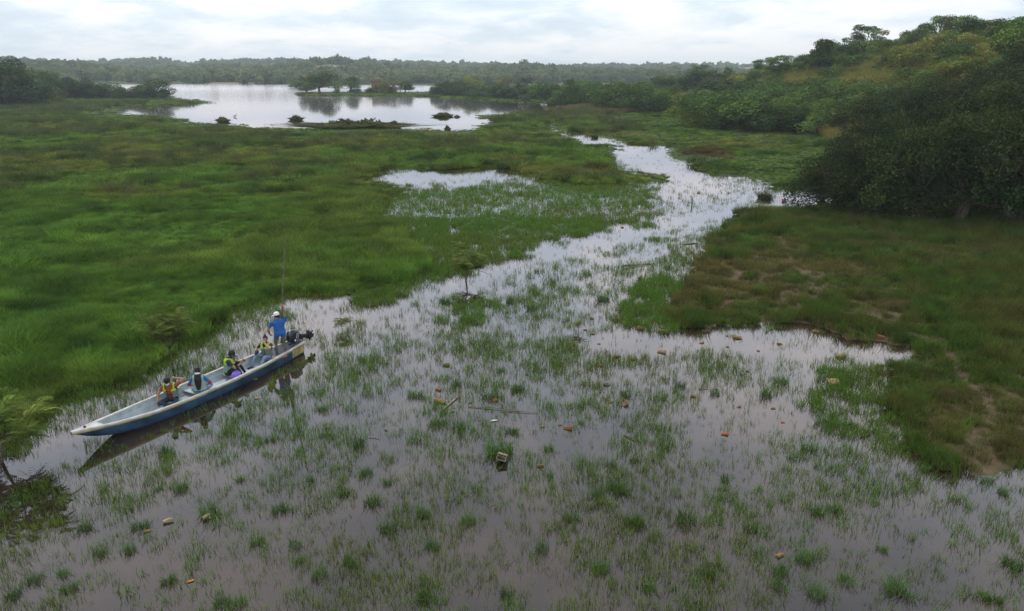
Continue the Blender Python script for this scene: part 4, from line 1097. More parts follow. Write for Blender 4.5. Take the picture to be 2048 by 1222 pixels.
# the man with the camera, facing the bow
pb = boat_pt(1.34, -.14, FLOOR)
B_ = person('seated man in neon and grey vest and jeans with a camera, hand at mouth', pb, yaw_of(-.30, -.95), .25, (.02, 0, 1),
    [(.19, .09, .76), (.30, -.20, .44)], [(.1, .9, -.5), (-.3, -.8, -.2)], [(.72, .16, .09), (.66, -.20, .09)], [(.2, .25, 1), (.2, -.25, 1)],
    -.05, .12, dict(shirt=M_BLACKC, skin=SKIN[1], pants=M_DENIM, shoe=M_SHOE), [dict(dir=(-.25, -.45, .8), palm=(-.9, -.2, -.2), curl=1.0), dict(dir=(.9, .2, .1), palm=(0, .6, .7), curl=.9)])
vest(B_, .012)
V, F = ellipsoid(B_['hc'] + B_['hu'] * .135 - B_['hf'] * .035, B_['hf'] * .032, B_['hl'] * .032, B_['hu'] * .042, 12, 7); me = bpy.data.meshes.new('hair_bun'); me.from_pydata([tuple(v) for v in V], [], F); link('hair_bun', me, B_['ob'], M_HAIR)
# the man looking at his phone, facing the stern
pc_ = boat_pt(3.02, -.20, FLOOR)
C_ = person('seated man in a dark cap, navy shirt and neon-shouldered vest looking at his phone', pc_, yaw_of(.92, .30), .25, (.16, 0, 1),
    [(.44, .06, .55), (.42, -.10, .53)], [(-.2, .8, -.6), (-.2, -.8, -.6)], [(.52, .15, .09), (.46, -.20, .09)], [(.1, .25, 1), (.1, -.3, 1)],
    .05, .50, dict(shirt=M_NAVY, skin=SKIN[0], pants=M_BLACKC, shoe=M_SHOE, beard=True), [dict(dir=(.8, -.3, .3), palm=(.2, -.9, .3), curl=.9), dict(dir=(.8, .3, .3), palm=(.2, .9, .3), curl=.9)])
vest(C_, .04, mat('vest_sage', (.17, .24, .20), .85, var=.15, vscale=20))
cap(C_, mat('cap_dark', (.020, .020, .026), .8))
# the person with the long ponytail, seen from behind
pd = boat_pt(4.47, .20, FLOOR)
D_ = person('seated person in a blue shirt with red cuffs and a long black ponytail, back turned', pd, yaw_of(-.22, .97), .25, (.05, 0, 1),
    [(.24, .16, .34), (.24, -.16, .34)], [(-.4, .9, -.3), (-.4, -.9, -.3)], [(.30, -.10, .10), (.36, .12, .10)], [(.2, 1, .35), (.2, -1, .35)],
    0.05, .12, dict(shirt=mat('shirt_blue', (.030, .14, .36), .85, var=.18, vscale=12), skin=SKIN[0], pants=M_DENIM, shoe=M_SHOE, sleeve=.80, hem=-.02), build=.95)
vest(D_, .05, mat('vest_pale', (.28, .36, .34), .85, var=.2, vscale=18), .9)
M_CUFF = mat('cuff_red', (.30, .025, .05), .85)
for i_ in (0, 1):
    sh_, el_ = D_['J']['sh%d' % i_], D_['J']['el%d' % i_]; a_ = sh_ + (el_ - sh_) * .70; b_ = sh_ + (el_ - sh_) * .84
    V, F = capsule(a_, b_, .056, .054, 12); me = bpy.data.meshes.new('cuff'); me.from_pydata([tuple(v) for v in V], [], F); link('cuff', me, D_['ob'], M_CUFF)
hc, hf, hu, hl = D_['hc'], D_['hf'], D_['hu'], D_['hl']
hair = [ellipsoid(hc + hu * .015 - hf * .028, hf * .098, hl * .092, hu * .116, 18, 10)]
ps = [hc - hf * .10 - hu * .02, hc - hf * .145 - hu * .12, hc - hf * .165 - hu * .25, hc - hf * .165 - hu * .40, hc - hf * .16 - hu * .58]
hair.append(ell_loft([(p_, hl * w_, hf * w_ * .5) for p_, w_ in zip(ps, (.065, .098, .108, .095, .05))], 14))
link('ponytail', remesh('ponytail', hair, .010, 2), D_['ob'], M_HAIR)
V, F = capsule(hc - hf * .118 - hu * .075 - hl * .03, hc - hf * .118 - hu * .075 + hl * .03, .05, .05, 12); me = bpy.data.meshes.new('hair_tie'); me.from_pydata([tuple(v) for v in V], [], F)
o = link('hair_tie', me, D_['ob'], mat('tie_white', (.6, .58, .58), .8)); 
# the man in the rust shirt, hand to his head
pe = boat_pt(5.22, -.10, FLOOR)
E_ = person('seated man in rust shirt, open neon vest and face mask, hand behind head', pe, yaw_of(.02, -1.0), .25, (.14, -.03, 1),
    [(-.07, .12, .86), (.34, -.30, .26)], [(.25, 1, -.35), (-.5, -.8, .1)], [(.38, -.12, .10), (.30, .14, .10)], [(.35, 1, .40), (.35, -1, .40)],
    -.22, .55, dict(shirt=mat('shirt_rust', (.22, .060, .022), .9, var=.2, vscale=12), skin=SKIN[0], pants=M_NAVY, shoe=M_SHOE), [dict(dir=(-.3, -.75, .2), palm=(.1, -.4, -.9), curl=.5), dict(dir=(.2, .1, -.95), palm=(0, 1, 0), curl=.35)], head_roll=-.08)
vest(E_, .075)
hc, hf, hu, hl = E_['hc'], E_['hf'], E_['hu'], E_['hl']
V, F = ellipsoid(hc - hu * .058 + hf * .055, hf * .058, hl * .066, hu * .046, 16, 9); me = bpy.data.meshes.new('face_mask'); me.from_pydata([tuple(v) for v in V], [], F); [setattr(p_, 'use_smooth', True) for p_ in me.polygons]
link('face_mask', me, E_['ob'], mat('mask_pale', (.42, .62, .62), .85))
V, F = ellipsoid(hc + hu * .035 - hf * .015, hf * .104, hl * .086, hu * .104, 18, 10); me = bpy.data.meshes.new('hair'); me.from_pydata([tuple(v) for v in V], [], F); [setattr(p_, 'use_smooth', True) for p_ in me.polygons]
link('hair', me, E_['ob'], M_HAIR)

# ------------------------------------------------------------------ what they hold and what lies in the canoe
def wp(I, p_): return I['ob'].matrix_basis @ Vector(p_)
h_ = wp(A_, A_['J']['hand1'] + A_['J']['n1'] * .03)
foot_ = boat_pt(.46, -.50, -.30); top_ = foot_ + (h_ - foot_) * ((4.55 + .3) / (h_.z + .3))
v, f = tube([tuple(foot_ + (top_ - foot_) * s_ + Vector((.012 * math.sin(s_ * 9), 0, 0))) for s_ in np.linspace(0, 1, 9)], list(np.linspace(.027, .020, 9)), 8)
tag(link('pole', np_mesh('pole', v, [f], smooth=True), None, mat('pole_wood', (.16, .135, .095), .85, var=.4, vscale=5)), 'long thin wooden punting pole held upright by the boatman', 'pole')
cm = empty('camera', wp(B_, B_['J']['hand1'] + B_['J']['n1'] * .06 + vec(.03, 0, .02)), B_['ob'].rotation_euler.z + .5)
tag(cm, 'black video camera held by the seated man in jeans', 'camera')
link('body', box_mesh('camera_body', .13, .10, .10, .015), cm, M_STRAP)
ln = link('lens', rounded('lens', [(0, 0, .04, .04), (.09, 0, .038, .038), (.10, 0, .046, .046), (.14, 0, .048, .048)], 16, 1.0), cm, M_STRAP); ln.rotation_euler = (0, R(90), 0); ln.location = (.05, 0, 0)
link('grip', box_mesh('camera_grip', .05, .03, .09, .01), cm, M_STRAP).location = (.03, .06, 0)
ph = link('phone', box_mesh('phone', .012, .075, .15, .004), None, M_STRAP); ph.location = wp(C_, (C_['J']['hand0'] + C_['J']['hand1']) / 2 + vec(.06, 0, .05)); ph.rotation_euler = (0, R(-35), C_['ob'].rotation_euler.z)
tag(ph, 'dark phone held up by the man in the dark cap', 'phone')
M_PURP = mat('purple_plastic', (.20, .13, .55), .45, var=.12, vscale=8)
bag = link('bag', rounded('bag', [(0, 0, .12, .09), (.04, 0, .15, .12), (.16, 0, .15, .12), (.24, .01, .13, .10), (.27, .01, .08, .05)], 18, .7), None, M_PURP); bag.location = boat_pt(3.10, .24, FLOOR + .10); bag.rotation_euler = (0, R(6), .4)
tag(bag, 'purple bag beside the man looking at his phone', 'bag')
v, f = tube([(-.05, 0, .255), (-.02, 0, .31), (.05, 0, .31), (.08, 0, .255)], [.012] * 4, 6); link('handle', np_mesh('bag_handle', v, [f], smooth=True), bag, M_PURP)
cu = link('cushion', rounded('cushion', [(0, 0, .18, .14), (.015, 0, .21, .165), (.05, 0, .21, .165), (.07, 0, .18, .14)], 24, .5), None, mat('cushion_pink', (.50, .10, .14), .75, var=.15, vscale=7)); cu.location = boat_pt(1.12, .26, FLOOR + .17); cu.rotation_euler = (R(6), 0, BOAT_YAW)
tag(cu, 'pink cushion on the canoe seat behind the man with the camera', 'cushion')
pv_, pf = [], []
for i_ in range(7):
    for j_ in range(5): pv_.append((i_ * .06 - .18, j_ * .06 - .12, .02 * math.sin(i_ * 1.3) * math.cos(j_ * 1.1)))
for i_ in range(6):
    for j_ in range(4): pf.append((i_ * 5 + j_, i_ * 5 + 5 + j_, i_ * 5 + 6 + j_, i_ * 5 + 1 + j_))
cl_ = link('cloth', np_mesh('cloth', pv_, [np.array(pf)], smooth=True), None, mat('cloth_pale', (.50, .58, .56), .9, var=.1)); cl_.location = boat_pt(4.95, -.44, .42); cl_.rotation_euler = (R(8), R(-5), BOAT_YAW)
cl_.modifiers.new('t', 'SOLIDIFY').thickness = .006
tag(cl_, 'pale cloth draped on the far rail beside the rust-shirted man', 'cloth')
cl2 = link('cloth', cl_.data, None); cl2.location = boat_pt(3.75, .40, FLOOR + .12); cl2.rotation_euler = (0, 0, BOAT_YAW + .4); cl2.scale = (.7, .6, 1)
tag(cl2, 'pale cloth lying on the canoe floor behind the purple bag', 'cloth')
# ------------------------------------------------------------------ saplings standing in the water
def frond(base, d, ln, g_, droop=.5, pairs=9, w=.10):
    """a feathery leaf: leaflets in pairs along a drooping stalk"""
    d = nrm_(d); side = nrm_(np.cross(d, (0, 0, 1))); V, F = [], []
    for i_ in range(pairs):
        s_ = (i_ + .6) / pairs; c_ = base + d * ln * s_ + vec(0, 0, -droop * ln * s_ * s_)
        l_ = w * ln / .34 * math.sin(math.pi * (.12 + .80 * s_)) * 1.3; wd = ln / pairs * .62
        for s2 in (1, -1):
            q_ = nrm_(side * s2 + d * .45 + vec(0, 0, -.18)); o_ = len(V)
            V += [c_ - d * wd * .5, c_ + q_ * l_ * .6 - d * wd * .6, c_ + q_ * l_, c_ + d * wd * .5 + q_ * l_ * .3]; F.append((o_, o_ + 1, o_ + 2, o_ + 3))
    return np.array(V), np.array(F)
def sapling(pos, H, W, label, seed, fork=.45, lean=(0, 0), nb=7, fl=.34, cols=((.085, .105, .022), (.12, .13, .028), (.14, .13, .035)), stem=.035, flat=.75):
    g_ = np.random.default_rng(seed); r = empty('sapling', pos); tr = []; fr_ = []; ft = []
    top = vec(lean[0] * .5, lean[1] * .5, H * fork)
    tr.append(tube([(0, 0, -.2), top * vec(.35, .6, .5) + vec(.03, .02, 0), top], [stem, stem * .8, stem * .65], 7))
    for b_ in range(nb):
        a_ = b_ * 2.4 + g_.uniform(-.4, .4); rr = W * .5 * g_.uniform(.45, .85); en = vec(lean[0] + rr * math.cos(a_), lean[1] + rr * math.sin(a_), H * g_.uniform(flat, .95))
        md = top * .45 + en * .55 + vec(0, 0, -.06 * H) + g_.normal(0, .04, 3)
        tr.append(tube([top, md, en], [stem * .5, stem * .32, stem * .12], 5))
        for k_ in range(26):
            s_ = g_.uniform(.25, 1.0); bp = (md + (en - md) * (s_ - .25) / .75) + g_.normal(0, .06, 3); aa = g_.uniform(0, 6.28)
            dd_ = vec(math.cos(aa), math.sin(aa), g_.uniform(.05, .5)) + (en - top) * .3
            v, f = frond(bp, dd_, fl * g_.uniform(.7, 1.25), g_, g_.uniform(.25, .75)); fr_.append((v, f))
            c_ = np.array(cols[g_.integers(0, len(cols))]) * g_.uniform(.7, 1.3) * (1.6 if g_.uniform() < .12 else 1); ft.append(np.tile(c_, (len(v), 1)))
    v, f = join(tr); link('trunk', np_mesh('sapling_trunk', v, [f], smooth=True), r, M_BARK)
    v, f = join(fr_); me = np_mesh('sapling_crown', v, [f], np.concatenate(ft)); me.materials.append(M_LEAF); link('crown', me, r)
    tag(r, label, 'sapling'); return r
sapling(at(345, 738), 2.45, 2.1, 'slender forked sapling with feathery leaves behind the canoe', 31, .30, flat=.52, nb=10, fl=.40, cols=((.085, .13, .028), (.115, .15, .035), (.15, .15, .04)))
sapling(at(931, 563), 2.05, 2.0, 'small feathery sapling standing alone beside the clear water lane', 32, .30, (.15, 0), flat=.42, nb=10, fl=.40, cols=((.09, .13, .028), (.12, .16, .032), (.14, .16, .04)), stem=.045)
sapling(at(0, 925), 2.1, 2.9, 'leafy feathery sapling bending over the water beyond the canoe bow', 33, .34, (.55, -.05), nb=15, fl=.44, cols=((.075, .125, .022), (.095, .14, .026), (.15, .18, .035)), stem=.05, flat=.5)
sapling(at(-75, 905), 2.0, 2.2, 'leafy sapling growing beside the one at the canoe bow', 34, .34, (.1, 0), nb=9, fl=.42, cols=((.065, .115, .020), (.085, .13, .024)), stem=.045, flat=.5)
sapling(at(683, 664), .55, .8, 'tiny feathery seedling in the water behind the canoe stern', 35, .5, nb=4, fl=.22, stem=.012)
sapling(at(1156, 663), .42, .5, 'tiny bent seedling among the brick pieces', 36, .5, nb=3, fl=.18, stem=.012)

# ------------------------------------------------------------------ single grass tufts in the shallows
TM = []
for i in range(5):
    v, f = blades(150, .20, .10, .34, .010, .75, 900 + i)
    g_ = np.random.default_rng(i); c_ = np.repeat(np.array((.058, .120, .024)) * g_.uniform(.6, 1.35, (150, 1)), 6, 0)
    me = np_mesh('grass_tuft', v, [f], c_); me.materials.append(M_LEAF); TM.append(me)
tufts = [(718,894,46),(830,792,42),(912,771,34),(1002,742,26),(1036,780,32),(975,797,34),(1252,792,30),(732,948,40),(774,967,28),(744,1006,48),(918,858,44),(877,847,40),(1024,864,34),(1163,847,22),(1098,900,30),
    (1270,922,26),(1221,932,30),(1230,979,56),(1198,991,44),(847,1029,44),(777,1059,48),(936,1044,44),(1142,1038,40),(1268,1047,56),(1100,953,26),(1648,849,50),(1699,850,42),(1764,1100,30),(1608,1120,50),(1561,1145,52),
    (1558,1174,50),(1634,1189,56),(1692,1163,50),(1797,1181,64),(1988,1201,44),(2006,986,36),(1619,899,46),(1670,1019,44),(1634,1026,40),(1847,939,34),(1974,964,40),(2024,1131,50),(169,1058,40),(200,1108,40),(421,1029,60),
    (363,979,34),(316,979,26),(126,1150,40),(29,1192,50),(71,1158,44),(137,1179,40),(282,1055,44),(261,1103,40),(337,1163,44),(479,1208,44),(445,1208,44),(560,1020,44),(515,1085,40),(865,1095,42),(1085,1100,44),
    (1370,1040,60),(1200,1140,44),(850,1200,50),(1010,1190,40),(540,880,30),(645,820,28),(1120,730,24),(1565,764,44),(1530,790,50),(1695,770,36),(1430,788,30),(1360,772,34),(712,604,38),(760,592,46),(1020,604,34),(1062,620,30),(890,604,36),(930,640,40),
    (1205,600,40),(1250,985,30),(620,960,30),(690,990,34),(480,960,28),(330,905,40),(1330,900,34),(1450,960,36),(1500,1060,40),(1300,1180,44),(1420,1150,40),(640,1150,44),(590,1090,40),(700,1130,44)]
for j_, (x_, y_, w_) in enumerate(tufts):
    p = at(x_, y_); dep = p.y * cP + CAM_H * sP
    s_ = w_ / FPX * dep / .62
    o = link('grass_tuft', TM[j_ % 5]); o.location = p; o.rotation_euler = (0, 0, j_ * 1.7); k_ = .65 + .7 * ((j_ * 37) % 17) / 17; o.scale = (s_ * k_, s_ * (1.5 - .5 * k_), s_ * .8)
    tag(o, 'single dark green grass tuft standing in the shallow water', 'grass tuft', 'grass tufts in the shallows')
for x_, y_, w_, lb in ((1195,345,56,'brown withered grass mound at the edge of the open pool'), (1530,397,34,'dark grass tussock in the channel beside the triangular rock'), (1190,276,16,'small dark tussock in the upper channel')):
    v, f = blades(420, .24, .08, .34, .016, .8, int(x_)); g_ = np.random.default_rng(int(x_)); bc = (.075, .052, .026) if x_ == 1195 else (.05, .06, .022)
    me = np_mesh('grass_tuft', v, [f], np.repeat(np.array(bc) * g_.uniform(.5, 1.4, (420, 1)), 6, 0)); me.materials.append(M_LEAF)
    p = at(x_, y_); dep = p.y * cP + CAM_H * sP; s_ = w_ / FPX * dep / .62; o = link('grass_tuft', me); o.location = p; o.scale = (s_, s_, s_ * .8); tag(o, lb, 'grass tuft')

# ------------------------------------------------------------------ bricks, stones and sticks in the water
def chunk(seed, dims, rough_, stone=False):
    g_ = np.random.default_rng(seed); bm = bmesh.new()
    if stone: bmesh.ops.create_icosphere(bm, subdivisions=2, radius=.5)
    else:
        bmesh.ops.create_cube(bm, size=1); bmesh.ops.bevel(bm, geom=bm.edges, offset=.06, segments=1, affect='EDGES')
        bmesh.ops.subdivide_edges(bm, edges=[e_ for e_ in bm.edges if e_.calc_length() > .5], cuts=2, use_grid_fill=True)
    off = g_.uniform(0, 50, 3)
    for v in bm.verts:
        n_ = np.array(v.co) * 2.2 + off
        d_ = vnoise(n_[0] + n_[2] * .7, n_[1] - n_[2] * .4, seed) - .5
        v.co *= 1 + d_ * rough_
        if not stone and g_.uniform() < .12: v.co *= .86
    bmesh.ops.scale(bm, vec=dims, verts=bm.verts); me = bpy.data.meshes.new('piece'); bm.to_mesh(me); bm.free(); return me
BRK = [chunk(10 + i, (.24, .13, .12), .62) for i in range(4)]; STN = [chunk(30 + i, (.26, .18, .14), .7, True) for i in range(4)]
M_DEB = {'orange': mat('brick_orange', (.24, .088, .034), .9, var=.3, vscale=14, bump=.4), 'tan': mat('brick_tan', (.21, .135, .066), .9, var=.35, vscale=14, bump=.4),
         'red': mat('brick_red', (.22, .075, .045), .9, var=.3, vscale=14, bump=.4), 'grey': mat('stone_grey', (.17, .17, .165), .9, var=.3, vscale=10, bump=.4), 'dark': mat('stone_dark', (.085, .062, .045), .9, var=.3, vscale=14, bump=.4)}
DL = {('b', 'orange'): 'broken orange brick lying in the shallow water', ('b', 'tan'): 'broken tan brick lying in the shallow water', ('b', 'red'): 'broken dark red brick lying in the shallow water',
      ('s', 'grey'): 'rounded grey stone lying in the shallow water', ('s', 'tan'): 'tan stone lying in the shallow water', ('s', 'orange'): 'small orange rubble lump lying in the shallow water',
      ('s', 'dark'): 'small dark stone lying in the shallow water', ('b', 'dark'): 'muddy brown brick lying in the shallow water', ('s', 'red'): 'small dark red rubble lump in the shallow water'}
deb = [(877,780,'b','orange',15),(880,804,'b','tan',24),(920,783,'s','orange',8),(989,801,'b','red',14),(904,824,'s','tan',10),(908,816,'s','orange',7),(959,841,'s','orange',8),(1120,850,'s','tan',10),(1137,857,'b','orange',20),
    (1081,932,'b','tan',15),(987,1010,'s','orange',7),(1214,769,'s','grey',19),(1221,806,'s','red',8),(1249,810,'b','tan',17),(1202,732,'b','orange',11),(893,730,'b','tan',15),(772,861,'s','dark',10),(793,851,'s','tan',7),(940,806,'s','dark',8),
    (1184,637,'b','orange',9),(1236,640,'b','orange',15),(1282,657,'b','tan',16),(1170,660,'s','orange',9),(1187,668,'b','tan',9),(1198,688,'s','tan',8),(1326,663,'b','tan',18),(1381,645,'s','tan',9),(1351,637,'b','tan',10),
    (1411,663,'b','dark',18),(1424,652,'b','tan',17),(1416,656,'b','dark',16),(1454,672,'s','tan',7),(1474,676,'b','tan',20),(1404,686,'b','tan',10),(1454,694,'s','orange',8),(1233,714,'b','orange',13),(1268,719,'b','orange',14),(1324,705,'b','tan',17),
    (1222,805,'s','dark',8),(1387,793,'b','orange',12),(1477,814,'b','tan',10),(1319,654,'s','tan',6),(1450,730,'s','dark',9),(1420,739,'s','dark',9),(1495,743,'s','dark',9),(1682,714,'b','tan',21),(1694,752,'b','dark',18),(1632,663,'b','tan',13),
    (1559,688,'b','tan',12),(1761,674,'b','orange',15),(1761,732,'b','dark',14),(1790,754,'s','tan',9),(1546,817,'b','tan',10),(1450,869,'b','orange',15),(1565,845,'s','orange',9),(1632,635,'s','orange',8),
    (1559,1112,'b','tan',21),(294,1063,'b','tan',13),(1297,528,'s','red',9),(1283,560,'b','dark',15),(1244,455,'s','tan',9),(1147,450,'s','tan',12),(1396,386,'s','tan',9),(1437,792,'s','dark',8),(1516,702,'s','red',8),(1433,779,'s','dark',8),(1340,640,'s','tan',6)]
for j_, (x_, y_, k_, c_, w_) in enumerate(deb):
    lst = BRK if k_ == 'b' else STN; me = lst[j_ % 4].copy(); me.materials.append(M_DEB[c_])
    p = at(x_, y_); gz0 = max(0.0, float(height(np.array([p.x]), np.array([p.y]))[0])); p = at(x_, y_, gz0); dep = p.y * cP + (CAM_H - gz0) * sP
    s_ = w_ / FPX * dep / .29
    o = link('brick' if k_ == 'b' else 'stone', me); o.location = (p.x, p.y, gz0 + .005 * s_); o.scale = (s_,) * 3
    g_ = np.random.default_rng(j_); o.rotation_euler = (g_.normal(0, .22), g_.normal(0, .22), g_.uniform(-.6, .6))
    tag(o, DL[(k_, c_)], 'brick' if k_ == 'b' else 'stone', 'rubble in the shallows: %s %s' % (c_, 'bricks' if k_ == 'b' else 'stones'))
# odd pieces
def single(name, me, m_, pos, rot, label, cat, s=1.0):
    if not me.materials: me.materials.append(m_)
    o = link(name, me); o.location = pos; o.rotation_euler = rot; o.scale = (s, s, s); tag(o, label, cat); return o
single('rock', chunk(60, (.55, .4, .5), .5, True), M_DEB['red'], at(1568, 403), (0, .3, .4), 'triangular brown rock in the channel beside the thicket', 'rock', .85)
pb_ = at(1667, 766)
single('slab', chunk(61, (.36, .26, .05), .25), mat('slab_pale', (.40, .27, .13), .9, var=.25, vscale=10), (pb_.x, pb_.y, .06), (R(20), 0, .1), 'pale flat broken slab among the grass by the right bank', 'slab')
# hollow clay block on its tuft
def hollow_block():
    bm = bmesh.new(); L_, W_, H_, t_ = .30, .26, .20, .025
    def bx(x0, x1, y0, y1, z0, z1):
        vs_ = [bm.verts.new((x, y, z)) for x in (x0, x1) for y in (y0, y1) for z in (z0, z1)]
        for q in ((0, 1, 3, 2), (4, 6, 7, 5), (0, 4, 5, 1), (2, 3, 7, 6), (0, 2, 6, 4), (1, 5, 7, 3)): bm.faces.new([vs_[i] for i in q])
    bx(-L_ / 2, L_ / 2, -W_ / 2, W_ / 2, 0, t_); bx(-L_ / 2, L_ / 2, -W_ / 2, W_ / 2, H_ - t_, H_)
    for x0 in (-L_ / 2, L_ / 2 - t_): bx(x0, x0 + t_, -W_ / 2 + .001, W_ / 2 - .001, t_, H_ - t_)
    bx(-L_ / 2 + t_, L_ / 2 - t_, -W_ / 2 + .001, W_ / 2 - .001, H_ * .62, H_ * .62 + t_ * .8)
    bm.normal_update(); bmesh.ops.recalc_face_normals(bm, faces=bm.faces); me = bpy.data.meshes.new('hollow_block'); bm.to_mesh(me); bm.free(); return me
p = at(1002, 924); single('hollow_block', hollow_block(), mat('block_pale', (.27, .21, .13), .9, col2=(.13, .11, .07), vscale=9, bump=.4), (p.x, p.y, .06), (R(-22), R(14), R(-12)), 'hollow clay building block on a grass tuft in the water', 'block', .85)
o = link('grass_tuft', TM[0]); p = at(1000, 905); o.location = p; o.scale = (1.7, 1.5, 1.15); tag(o, 'round grass tuft behind the hollow clay block', 'grass tuft')
def stick(p0, p1, r_, label, name='stick', m_=None, z0=.02, z1=.02):
    a_, b_ = at(*p0, z0), at(*p1, z1); mid = a_ * .5 + b_ * .5 + Vector((.01, .03, .015))
    v, f = tube([tuple(a_), tuple(mid), tuple(b_)], [r_, r_ * .9, r_ * .7], 6); o = link(name, np_mesh(name, v, [f], smooth=True), None, m_ or MATS['stick_wood']); tag(o, label, 'stick'); return o
mat('stick_wood', (.14, .105, .065), .9, var=.3, vscale=8); M_PALEW = mat('stick_pale', (.34, .26, .15), .9, var=.3, vscale=8)
stick((886,819), (916,794), .022, 'pale short stick lying between the tan bricks', m_=M_PALEW)
stick((936,813), (1040,822), .013, 'long thin brown branch lying in the flooded grass')
stick((1000,822), (1075,826), .012, 'thin twig lying beside the long branch')
stick((1248,870), (1269,881), .022, 'short dark stick right of the orange brick')
stick((737,874), (757,876), .012, 'pale straw lying in the water left of the dark stone', m_=M_PALEW)
stick((1244,531), (1293,528), .024, 'tan bamboo cane lying across the sparse grass', m_=M_PALEW)
stick((1248,537), (1290,530), .020, 'second bamboo cane crossing the first one', m_=M_PALEW)
stick((1366,489), (1396,486), .035, 'dark log end lying at the edge of the right bank')
stick((1384,414), (1384,393), .05, 'upright wooden stake standing in the channel', 'stake', None, -.2, .62)
stick((1398,778), (1416,776), .015, 'bent dark twig in the shallows below the brown bricks')
stick((406,1037), (420,1029), .045, 'pale broken bamboo piece on a grass tuft', 'stick', M_PALEW, .05, .07)
stick((326,1044), (346,1038), .04, 'mossy bamboo piece half hidden in the grass', 'stick', M_PALEW, .04, .05)
v, f = tube([tuple(at(740, 572, .02)), tuple(at(745, 566, .10)), tuple(at(756, 565, .12)), tuple(at(765, 570, .04))], [.03, .035, .035, .03], 8)
tag(link('driftwood', np_mesh('driftwood', v, [f], smooth=True), None, M_PALEW), 'pale arched driftwood at the edge of the meadow', 'driftwood')
def flat_leaf(p, s_, rz, m_, label):
    V = [(-.5, 0, 0), (-.2, .2, .03), (.2, .18, .03), (.5, 0, 0), (.2, -.18, .03), (-.2, -.2, .03)]
    o = link('fallen_leaf', np_mesh('fallen_leaf', V, [[(0, 1, 2, 3, 4, 5)]]), None, m_); o.location = (p.x, p.y, .012); o.scale = (s_,) * 3; o.rotation_euler = (0, 0, rz); o.modifiers.new('t', 'SOLIDIFY').thickness = .01; tag(o, label, 'leaf')
M_DRY = mat('leaf_dry', (.36, .27, .10), .8, var=.2); M_ORL = mat('leaf_orange', (.42, .17, .04), .8, var=.2)
flat_leaf(at(514, 797), .20, .1, M_DRY, 'yellow leaf floating beside the canoe reflection')
flat_leaf(at(511, 759), .16, .5, M_DRY, 'yellow leaf floating just below the canoe side')
flat_leaf(at(382, 1163), .17, .5, M_ORL, 'orange leaf lying in the foreground grass')
flat_leaf(at(988, 842), .24, .2, mat('scrap_white', (.62, .60, .54), .8, var=.15), 'white scrap lying below the long branch')
flat_leaf(at(1086, 853), .17, .2, M_ORL, 'flat orange flake just below the water left of the orange brick')

# ------------------------------------------------------------------ islets, reeds, bird, posts, houses
def islet(x_, y_, wpx, hpx, label, seed):
    p = at(x_, y_); dep = p.y * cP + CAM_H * sP; W = wpx / FPX * dep; Hh = hpx / FPX * dep * 1.05
    g_ = np.random.default_rng(seed); r = empty('grass_islet', p); n_ = int(380 + 300 * min(W / 4, 4))
    v, f = blades(n_, .5, Hh * .45, Hh, .12, .35, seed); v[:, 2] *= np.clip(1.3 - 3.4 * (v[:, 0] ** 2 + v[:, 1] ** 2), .45, 1) * (.65 + .7 * vnoise(v[:, 0] * W * .5, v[:, 1] * 2, seed)); v[:, 0] = v[:, 0] * W * .92; v[:, 1] *= min(W, 5.0) * .9
    me = np_mesh('islet_grass', v, [f], np.repeat(mix(np.array((.058, .085, .022)), np.array((.10, .10, .032)), g_.uniform(0, 1, n_)) * g_.uniform(.6, 1.3, (n_, 1)), 6, 0)); me.materials.append(M_LEAF); link('grass', me, r)
    V, F = ellipsoid(vec(0, 0, 0), vec(W * .46, 0, 0), vec(0, min(W, 5.0) * .45, 0), vec(0, 0, Hh * .25), 14, 6)
    m2 = bpy.data.meshes.new('islet_mound'); m2.from_pydata([tuple(q) for q in V], [], F); link('mound', m2, r, mat('islet_peat', (.035, .045, .015), .95)); tag(r, label, 'islet')
islet(447, 244, 22, 12, 'small round grass islet standing alone in the left of the lake', 41)
islet(593, 240, 24, 11, 'ragged floating grass clump in the middle of the lake', 42)
islet(712, 257, 150, 20, 'long low grass islet at the near shore of the lake', 43)
islet(790, 254, 22, 13, 'round dark grass clump at the end of the long islet', 44)
islet(886, 233, 36, 8, 'flat grass islet near the right of the lake', 45)
islet(914, 234, 12, 5, 'tiny grass islet beside the flat one', 46)
islet(895, 261, 12, 9, 'little grass clump at the near shore of the lake', 47)
ang = 0
# heron-like bird on the water
p = at(470, 234); r = empty('bird', p, R(20)); M_BIRD = mat('bird_dark', (.04, .04, .045), .8)
bp_ = [ellipsoid(vec(0, 0, .22), vec(.30, 0, .06), vec(0, .12, 0), vec(-.03, 0, .13), 12, 7), capsule(vec(.24, 0, .28), vec(.33, 0, .60), .05, .035, 8), ellipsoid(vec(.37, 0, .63), vec(.09, 0, 0), vec(0, .045, 0), vec(0, 0, .05), 10, 6),
       capsule(vec(-.22, 0, .22), vec(-.48, 0, .20), .06, .02, 8)]
link('body', remesh('bird_body', bp_, .025, 1), r, M_BIRD)
V, F = capsule(vec(.44, 0, .63), vec(.60, 0, .60), .018, .006, 6); me = bpy.data.meshes.new('beak'); me.from_pydata([tuple(q) for q in V], [], F); link('beak', me, r, mat('beak_yellow', (.30, .22, .06), .6))
tag(r, 'dark water bird beside the round grass islet', 'bird')
